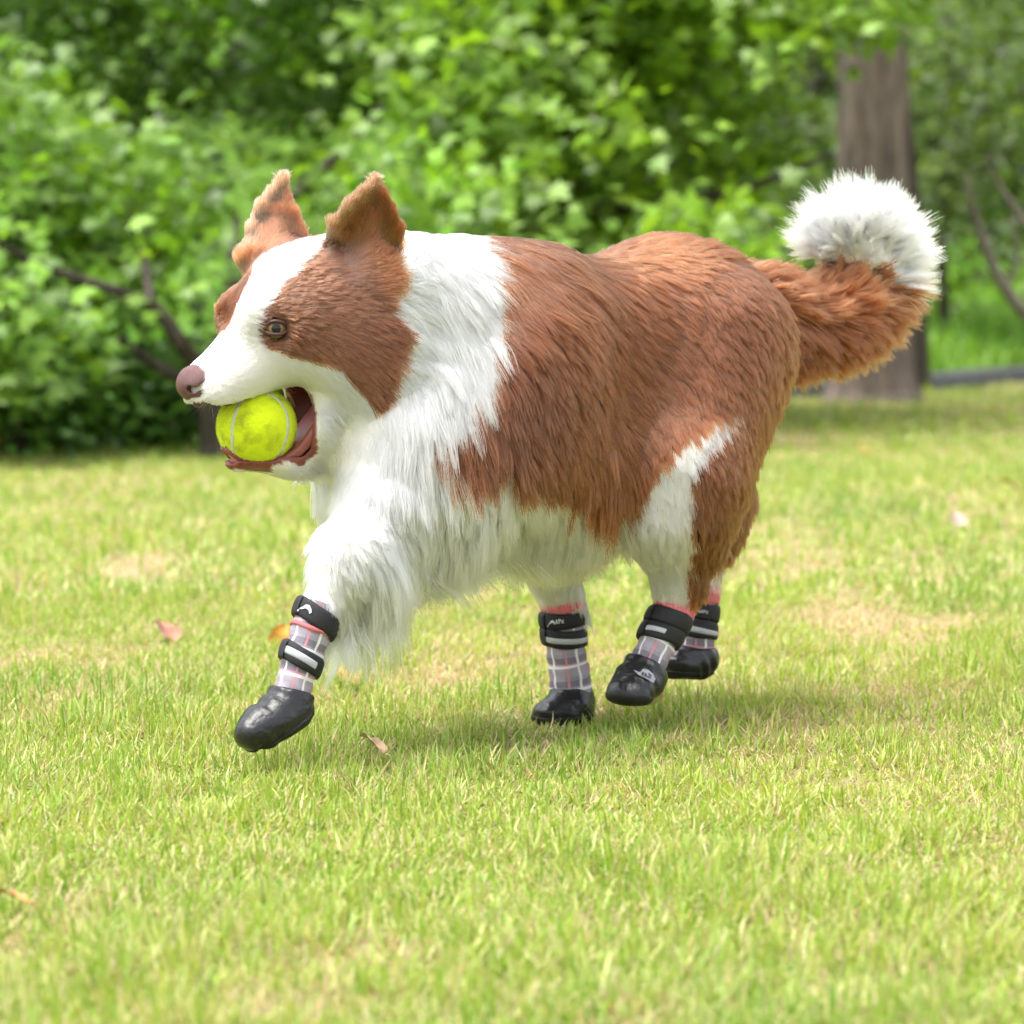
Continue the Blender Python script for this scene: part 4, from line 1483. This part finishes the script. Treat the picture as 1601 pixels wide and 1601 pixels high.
# running-animal swoosh followed by letters, as on the straps
SWOOSH = [[(-1.5, -.35), (-1.1, -.05), (-.75, .32), (-.35, .38), (-.02, .12), (.12, -.22), (-.08, -.42), (-.3, -.1), (-.7, -.08), (-1.1, -.3)],
          [(-1.75, -.55), (-1.45, -.4), (-1.5, -.62), (-1.8, -.72)]]
LETTERS = [[(.10, -.38), (.26, -.38), (.50, .42), (.36, .42)], [(.36, .42), (.50, .42), (.66, -.38), (.52, -.38)], [(.26, -.15), (.58, -.15), (.55, .0), (.30, .0)],
           [(.76, -.38), (.90, -.38), (.90, .40), (.76, .40)], [(.90, .40), (.90, .26), (1.12, .24), (1.24, .34), (1.14, .42)], [(1.12, .24), (1.24, .34), (1.24, -.02), (1.12, .06)], [(.90, .06), (.90, -.08), (1.24, -.02), (1.12, .06)],
           [(1.34, -.38), (1.46, -.38), (1.46, .2), (1.34, .2)], [(1.46, .2), (1.46, .08), (1.80, .08), (1.80, .2)], [(1.46, -.26), (1.46, -.38), (1.80, -.38), (1.80, -.26)], [(1.46, -.02), (1.46, -.14), (1.72, -.14), (1.72, -.02)]]

def boot(label, leg, total, cap_from, foot, sole_plane, straps, lining, logo, patch=None):
    """sock over the leg axis, two straps with tape, pink lining, rubber foot with sole"""
    b0 = total
    V, F, U = sock_mesh(leg, b0[0], b0[1])
    o = mesh_obj('boot', V, F, M_PLAID, dog, uvs=U)
    o['label'] = label
    V, F = band_mesh(leg, lining[0], lining[1], .0006, bulge=.0008, th=.0014, wob=.0008)
    mesh_obj('lining', V, F, M_PINK, o)
    for (s0, s1, tilt, tape) in straps:
        V, F = band_mesh(leg, s0, s1, .0020, tilt=tilt, bulge=.0008, wob=.0005)
        mesh_obj('strap', V, F, M_STRAP, o)
        V, F = band_mesh(leg, s0 + .0006, s1 - .0006, .0036, a0=.9, a1=2.3, nseg=16, tilt=tilt, bulge=.0008, th=.0009)
        mesh_obj('strap_tab', V, F, M_STRAP, o)
        if tape:
            mid, hw, a0, a1 = tape
            V, F = band_mesh(leg, mid - hw, mid + hw, .0036, a0=a0, a1=a1, nseg=26, tilt=tilt, nrow=4, th=.0006, bulge=.0003)
            mesh_obj('reflective_stripe', V, F, M_REFL, o)
    if logo:
        s_mid, a_mid, size, polys, tilt, rot = logo
        V, F = mark_mesh(leg, polys, s_mid, a_mid, size, .0048, tilt, rot)
        mesh_obj('printed_mark', V, F, M_MARK, o, smooth=False)
    # rubber foot
    lo = np.min([p.box()[0] for p in foot], 0) - .012
    hi = np.max([p.box()[1] for p in foot], 0) + .012
    Df, reg = build_sdf(foot, lo, hi, .0014)
    g = [lo[a] + .0014 * np.arange(Df.shape[a]) for a in range(3)]
    P = np.stack(np.meshgrid(*g, indexing='ij'), -1)
    # wrinkles across the instep
    Df = Df + (.0015 * np.sin((P @ unit(np.array([.9, .25, .8]))) * 420 + 2.5 * noise(P, 70, 2)) * np.clip(noise(P, 60, 6) + .3, 0, 1) + .0008 * noise(P, 130, 5)).astype(np.float32)
    c0 = np.array([np.interp(cap_from, leg.S, leg.P[:, k]) for k in range(3)])
    t0 = unit(np.array([np.interp(cap_from, leg.S, leg.T[:, k]) for k in range(3)]))
    cut = -((P - c0) @ t0) + .0022 * noise(P, 60, 3)
    sp, sn = sole_plane
    sn = unit(np.asarray(sn, float))
    below = (P - sp) @ sn
    flat = smax(Df, below.astype(np.float32) - .0005, .006)
    Dm = smax(flat, cut.astype(np.float32), .003)
    V, F = surface_nets(Dm, lo, .0014)
    mesh_obj('rubber_foot', relax(V, F, 1), F, M_RUBBER, o)
    Ds = smax(smax(flat - .0011, -(below + .0085).astype(np.float32), .002), cut.astype(np.float32), .003)
    V, F = surface_nets(Ds, lo, .0014)
    if len(F):
        mesh_obj('sole', relax(V, F, 1), F, M_SOLE, o)
    if patch:
        V, F = patch(Df)
        mesh_obj('printed_patch', V, F, simple_mat('worn_print', (.30, .30, .34), .45, .4, .4, 300), o, smooth=False)
    return o

def fcone(a, b, ra, rb, k=.012):
    return Cone(a, b, ra, rb, 'boot', 0, (0, 0, -1), k=k)

DOWN = np.array([0, 0, -1.0])
# near fore: lifted, toe pointing forward
lg = Leg([(505, 940, .060, 0.0189), (488, 985, .060, 0.0181), (472, 1030, .060, 0.0168), (458, 1075, .060, 0.0160), (446, 1110, .060, 0.0160)])
ft = [fcone(L(462, 1072, .060), L(446, 1118, .060), 0.0180, 0.0211), fcone(L(446, 1112, .060), L(405, 1138, .060), 0.0207, 0.0163), fcone(L(405, 1138, .060), L(392, 1148, .060), 0.0167, 0.0128),
      fcone(L(432, 1128, .072), L(395, 1146, .070), 0.0132, 0.0106), fcone(L(432, 1128, .048), L(395, 1142, .050), 0.0132, 0.0106)]
near_fore_boot = boot('plaid boot on the raised foreleg reaching forward', lg, (.004, .092), .083, ft,
     (L(436, 1152, .060), (.50, 0, -.86)), [(.008, .026, -.005, None), (.047, .064, -.004, (.0555, .0033, -.75, 1.0))], (.0255, .030), (.0160, .30, .0085, SWOOSH, -.005, .05))
# far fore: planted
lg = Leg([(880, 925, -.055, 0.0204), (880, 965, -.055, 0.0195), (884, 1010, -.055, 0.0190), (891, 1060, -.055, 0.0204), (895, 1110, -.055, 0.0218)])
ft = [fcone(L(891, 1070, -.055), L(895, 1105, -.055), 0.0193, 0.0206), fcone(L(895, 1105, -.055), L(880, 1112, -.055) + np.array([-.018, 0, -.002]), 0.0206, 0.0163),
      fcone(L(895, 1108, -.040), L(880, 1114, -.042) + np.array([-.015, 0, 0]), 0.0146, 0.0120), fcone(L(895, 1108, -.070), L(880, 1114, -.068) + np.array([-.015, 0, 0]), 0.0146, 0.0120)]
far_fore_boot = boot('plaid boot planted in the grass under the belly', lg, (.004, .104), .092, ft,
     (np.array([L(893, 1108, -.055)[0], .055, .002]), (0, 0, -1)), [(.020, .034, .0, None), (.0355, .053, -.003, (.0455, .0030, -1.45, 1.35))], (.008, .0195), (.0265, .35, .0052, SWOOSH + LETTERS, 0, .1))
# near hind: foot swung through, toe towards us
lg = Leg([(1060, 940, .060, 0.0180), (1046, 970, .060, 0.0189), (1028, 1005, .060, 0.0176), (1012, 1040, .060, 0.0176), (1003, 1060, .060, 0.0185)])
TOE = unit(loc(CAM) - loc(wld(L(1000, 1055, .060)))) * np.array([1, 1, 0])
TOE = unit(TOE * .55 + np.array([-.75, 0, -.25]))
a0 = L(1012, 1036, .060)
a1 = L(1003, 1060, .060)
ft = [fcone(a0, a1, 0.0176, 0.0193), fcone(a1, a1 + TOE * .030 - UPZ * .006, 0.0193, 0.0160), fcone(a1 + lr(0, .013, 0), a1 + TOE * .026 + lr(0, .014, -.007), 0.0139, 0.0123), fcone(a1 + lr(0, -.013, 0), a1 + TOE * .026 + lr(0, -.012, -.007), 0.0139, 0.0123)]
def on_foot(px, py, off):
    r = ray(px, py)
    r = r / np.linalg.norm(r)
    t = 2.7
    for _ in range(60):
        t += .8 * float(sdf_at(ft, loc(CAM + r * t)[None])[0] - off)
    return loc(CAM + r * t)
def hind_patch(_):
    V, F = [], []
    for off, polys in ((.0022, [[(990, 1047), (1001, 1051), (1005, 1046), (1013, 1047), (1021, 1053), (1025, 1061), (1022, 1068), (1010, 1061), (998, 1055)]]),):
        for pl in polys:
            F.append(tuple(range(len(V), len(V) + len(pl))))
            V += [on_foot(x, y, off) for x, y in pl]
    return np.array(V), F
near_hind_boot = boot('plaid boot on the near hind leg, lifting off the grass', lg, (.004, .090), .068, ft,
     (a1 + TOE * .015 - UPZ * .0225, TOE * .35 - UPZ), [(.014, .031, .002, None), (.031, .047, .003, (.0395, .0026, -.1, .85))], (.004, .0150), (.0225, 1.0, .0065, SWOOSH, .002, .1), hind_patch)
V, F = [], []
for pl in ([(1004, 1050), (1007, 1051), (1006, 1056), (1003, 1055)], [(1008, 1052), (1011, 1053), (1011, 1058), (1008, 1057)], [(1012, 1056), (1018, 1059), (1018, 1061), (1012, 1058)], [(1014, 1052), (1019, 1056), (1018, 1058), (1013, 1054)]):
    F.append(tuple(range(len(V), len(V) + 4)))
    V += [on_foot(x, y, .0034) for x, y in pl]
mesh_obj('printed_letters', V, F, M_INK, near_hind_boot, smooth=False)
# far hind: under the tail, in the grass
lg = Leg([(1100, 905, -.055, 0.0149), (1098, 950, -.055, 0.0149), (1092, 985, -.055, 0.0166), (1089, 1015, -.055, 0.0180), (1087, 1035, -.055, 0.0193)])
a1 = L(1088, 1030, -.055)
FT = np.array([-1, 0, -.12])
ft = [fcone(L(1089, 1008, -.055), a1, 0.0176, 0.0193), fcone(a1, a1 + FT * .030, 0.0193, 0.0151), fcone(a1 + lr(0, .012, 0), a1 + FT * .028 + lr(0, .012, 0), 0.0129, 0.0112), fcone(a1 + lr(0, -.012, 0), a1 + FT * .028 + lr(0, -.012, 0), 0.0129, 0.0112)]
far_hind_boot = boot('plaid boot on the far hind leg, behind the other hind boot', lg, (.004, .082), .069, ft,
     (a1 - UPZ * .0205, (-.1, 0, -1)), [(.026, .042, .0, None), (.042, .060, -.001, (.0530, .0028, -1.3, 1.3))], (.006, .0255), (.0340, .1, .0048, SWOOSH + LETTERS, 0, .05))

# ------------------------------------------------------------------ tennis ball held in the jaws
BALL_C = wld(HM(401, 667))
BALL_R = 62.0 / FPX * float(np.linalg.norm(BALL_C - CAM))
def felt_mat():
    m, nt, b, out = new_mat('ball_felt')
    tc = nt.nodes.new('ShaderNodeTexCoord')
    n = nt.nodes.new('ShaderNodeTexNoise')
    n.inputs['Scale'].default_value = 55
    n.inputs['Detail'].default_value = 6
    nt.links.new(tc.outputs['Object'], n.inputs['Vector'])
    r = nt.nodes.new('ShaderNodeValToRGB')
    r.color_ramp.elements[0].position = .30
    r.color_ramp.elements[0].color = (.36, .42, .02, 1)
    r.color_ramp.elements[1].position = .50
    r.color_ramp.elements[1].color = (.62, .74, .015, 1)
    nt.links.new(n.outputs['Fac'], r.inputs[0])
    nt.links.new(r.outputs[0], b.inputs['Base Color'])
    b.inputs['Roughness'].default_value = .95
    b.inputs['Specular IOR Level'].default_value = .1
    b.inputs['Sheen Weight'].default_value = .35
    b.inputs['Sheen Tint'].default_value = (.9, 1, .3, 1)
    n2 = nt.nodes.new('ShaderNodeTexNoise')
    n2.inputs['Scale'].default_value = 700
    n2.inputs['Detail'].default_value = 3
    nt.links.new(tc.outputs['Object'], n2.inputs['Vector'])
    bp = nt.nodes.new('ShaderNodeBump')
    bp.inputs['Strength'].default_value = .6
    bp.inputs['Distance'].default_value = .0012
    nt.links.new(n2.outputs['Fac'], bp.inputs['Height'])
    nt.links.new(bp.outputs['Normal'], b.inputs['Normal'])
    return m
ball = empty('tennis_ball', BALL_C)
tag(ball, 'fluorescent yellow tennis ball with grey seam held in the dog\'s mouth', 'ball')
# seam curve, turned so that one run crosses the left third and another the right edge
right = np.array([1.0, 0, 0])
view = unit(BALL_C - CAM)
upv = unit(np.cross(right, view))
def seam_pt(t):
    a, bq = .75, .25
    p = np.array([a * math.cos(t) + bq * math.cos(3 * t), a * math.sin(t) - bq * math.sin(3 * t), 2 * math.sqrt(a * bq) * math.sin(2 * t)])
    return unit(p)
SB = np.array([seam_pt(t) for t in np.linspace(0, 2 * math.pi, 240, endpoint=False)])
def rot_ax(v, ax, a):
    ax = unit(np.asarray(ax, float))
    return v * math.cos(a) + np.cross(ax, v) * math.sin(a) + ax * (v @ ax)[..., None] * (1 - math.cos(a))
BA = np.stack([right, -view, upv])           # ball axes: x right, y towards the camera, z up
SEAM_ROT = [((0, 0, 1), math.radians(35)), ((0, 1, 0), math.radians(8))]
for ax, an in SEAM_ROT:
    SB = rot_ax(SB, ax, an)
SW = SB @ BA
V, F = uv_sphere((0, 0, 0), BALL_R, 64, 40)
Vn = unit(V)
dseam = np.sqrt(((Vn[:, None, :] - SW[None, ::2]) ** 2).sum(-1).min(1))
V = Vn * (BALL_R * (1 - .012 * np.exp(-(dseam / .05) ** 2)) + .0004 * noise(Vn, 30, 2))[:, None]
mesh_obj('felt', V, F, felt_mat(), ball)
V, Fc = [], []
n = len(SW)
for i in range(n):
    t = unit(SW[(i + 1) % n] - SW[i - 1])
    sdv = np.cross(SW[i], t)
    for k, (o_, h_) in enumerate(((-.062, .985), (-.045, 1.006), (0, 1.009), (.045, 1.006), (.062, .985))):
        V.append(unit(SW[i] + sdv * o_) * BALL_R * h_)
for i in range(n):
    for k in range(4):
        a, c = i * 5 + k, ((i + 1) % n) * 5 + k
        Fc.append((a, a + 1, c + 1, c))
mesh_obj('seam', V, Fc, simple_mat('seam_rubber', (.50, .53, .40), .7, .3, .15, 200), ball)
# stray felt fibres
bh = bpy.data.hair_curves.new('felt_fuzz')
NB = 5000
q = unit(rng.normal(size=(NB, 3)))
ds = np.sqrt(((q[:, None, :] - SW[None, ::4]) ** 2).sum(-1).min(1))
q = q[ds > .08]
NB = len(q)
bh.add_curves([3] * NB)
tn = unit(np.cross(q, rng.normal(size=(NB, 3))))
pp = np.stack([q * BALL_R * .995, q * (BALL_R + .0007) + tn * .0006, q * (BALL_R + .0009) + tn * .0018], 1)
bh.attributes['position'].data.foreach_set('vector', pp.astype(np.float32).ravel())
ra = bh.attributes.get('radius') or bh.attributes.new('radius', 'FLOAT', 'POINT')
ra.data.foreach_set('value', np.tile([.00014, .00011, .00004], NB).astype(np.float32))
bh.materials.append(simple_mat('felt_fibre', (.62, .74, .04), .9, .1))
link(bpy.data.objects.new('felt_fuzz', bh), ball)

# ================================================================== FALLEN LEAVES ON THE LAWN
def fallen_leaf(px, py, size, color, label, tilt, rz, z=.016, shape='oval', curl=.35):
    c = on_ground(px, py)
    k = z / CAM_H
    c = np.array([c[0] * (1 - k), c[1] * (1 - k), z])
    N = 9
    V, F = [], []
    for i in range(N):
        t = i / (N - 1)
        wd = .36 * math.sin(math.pi * min(1, t * .92 + .05)) ** .7 * (1.0 if shape == 'oval' else 1.25)
        wd *= 1 + (.16 * math.sin(t * 23) if shape != 'oval' else .05 * math.sin(t * 19))
        for j in range(5):
            s_ = (j - 2) / 2
            V.append((s_ * wd, t - .5, curl * (s_ * s_ * wd * .9) + .18 * math.sin(t * 4 + s_) * abs(t - .4) + .02 * math.sin(t * 17 + s_ * 5)))
    for i in range(N - 1):
        for j in range(4):
            a = i * 5 + j
            F.append((a, a + 1, a + 6, a + 5))
    V = np.array(V) * size
    V[:, 2] -= V[:, 2].min()
    ml, nt, b, out = new_mat('dead_leaf')
    b.inputs['Roughness'].default_value = .6
    tc = nt.nodes.new('ShaderNodeTexCoord')
    n = nt.nodes.new('ShaderNodeTexNoise')
    n.inputs['Scale'].default_value = 90
    n.inputs['Detail'].default_value = 5
    nt.links.new(tc.outputs['Object'], n.inputs['Vector'])
    r = nt.nodes.new('ShaderNodeValToRGB')
    r.color_ramp.elements[0].position = .3
    r.color_ramp.elements[0].color = (*[x * .5 for x in color], 1)
    r.color_ramp.elements[1].position = .62
    r.color_ramp.elements[1].color = (*color, 1)
    nt.links.new(n.outputs['Fac'], r.inputs[0])
    nt.links.new(r.outputs[0], b.inputs['Base Color'])
    o = mesh_obj('fallen_leaf', V, F, ml)
    o.location = c
    o.rotation_euler = (tilt[0], tilt[1], rz)
    tag(o, label, 'leaf', 'fallen leaves on the lawn')
    st, sf = tube([(0, -.5 * size, .002), (.03 * size, -.66 * size, .004), (.08 * size, -.80 * size, .001)], [.0012, .0009, .0007], 6)
    mesh_obj('leaf_stalk', st, sf, ml, o)
    return o

R_ = math.radians
fallen_leaf(440, 1000, .036, (.62, .26, .02), 'orange leaf standing in the grass left of the raised boot', (R_(70), R_(10), 0), R_(-20), .010)
fallen_leaf(538, 1058, .042, (.42, .28, .04), 'yellow-brown leaf just right of the raised boot', (R_(25), R_(-25), 0), R_(65), .018)
fallen_leaf(580, 1166, .028, (.52, .34, .22), 'small tan leaf on the grass below the chest', (R_(35), R_(8), 0), R_(70), .024, 'lobed')
fallen_leaf(258, 990, .040, (.42, .19, .12), 'reddish tan leaf at the left behind the raised boot', (R_(38), R_(12), 0), R_(40), .014, 'lobed')
fallen_leaf(1497, 815, .040, (.46, .33, .27), 'pale pinkish leaf far right on the lawn', (R_(45), 0, 0), R_(10), .016)
fallen_leaf(1580, 764, .052, (.26, .15, .02), 'brown leaf near the right edge of the far lawn', (R_(40), 0, 0), R_(80), .018)
fallen_leaf(1022, 1088, .024, (.42, .19, .08), 'small rust-brown leaf against the lifted hind boot', (R_(65), R_(15), 0), R_(15), .020)
fallen_leaf(15, 1406, .024, (.55, .26, .08), 'rust-coloured leaf at the left edge of the near lawn', (R_(20), R_(8), 0), R_(85), .016)
fallen_leaf(1345, 702, .045, (.42, .27, .05), 'yellowish leaf on the far lawn right of the tail', (R_(40), 0, 0), R_(60), .018)
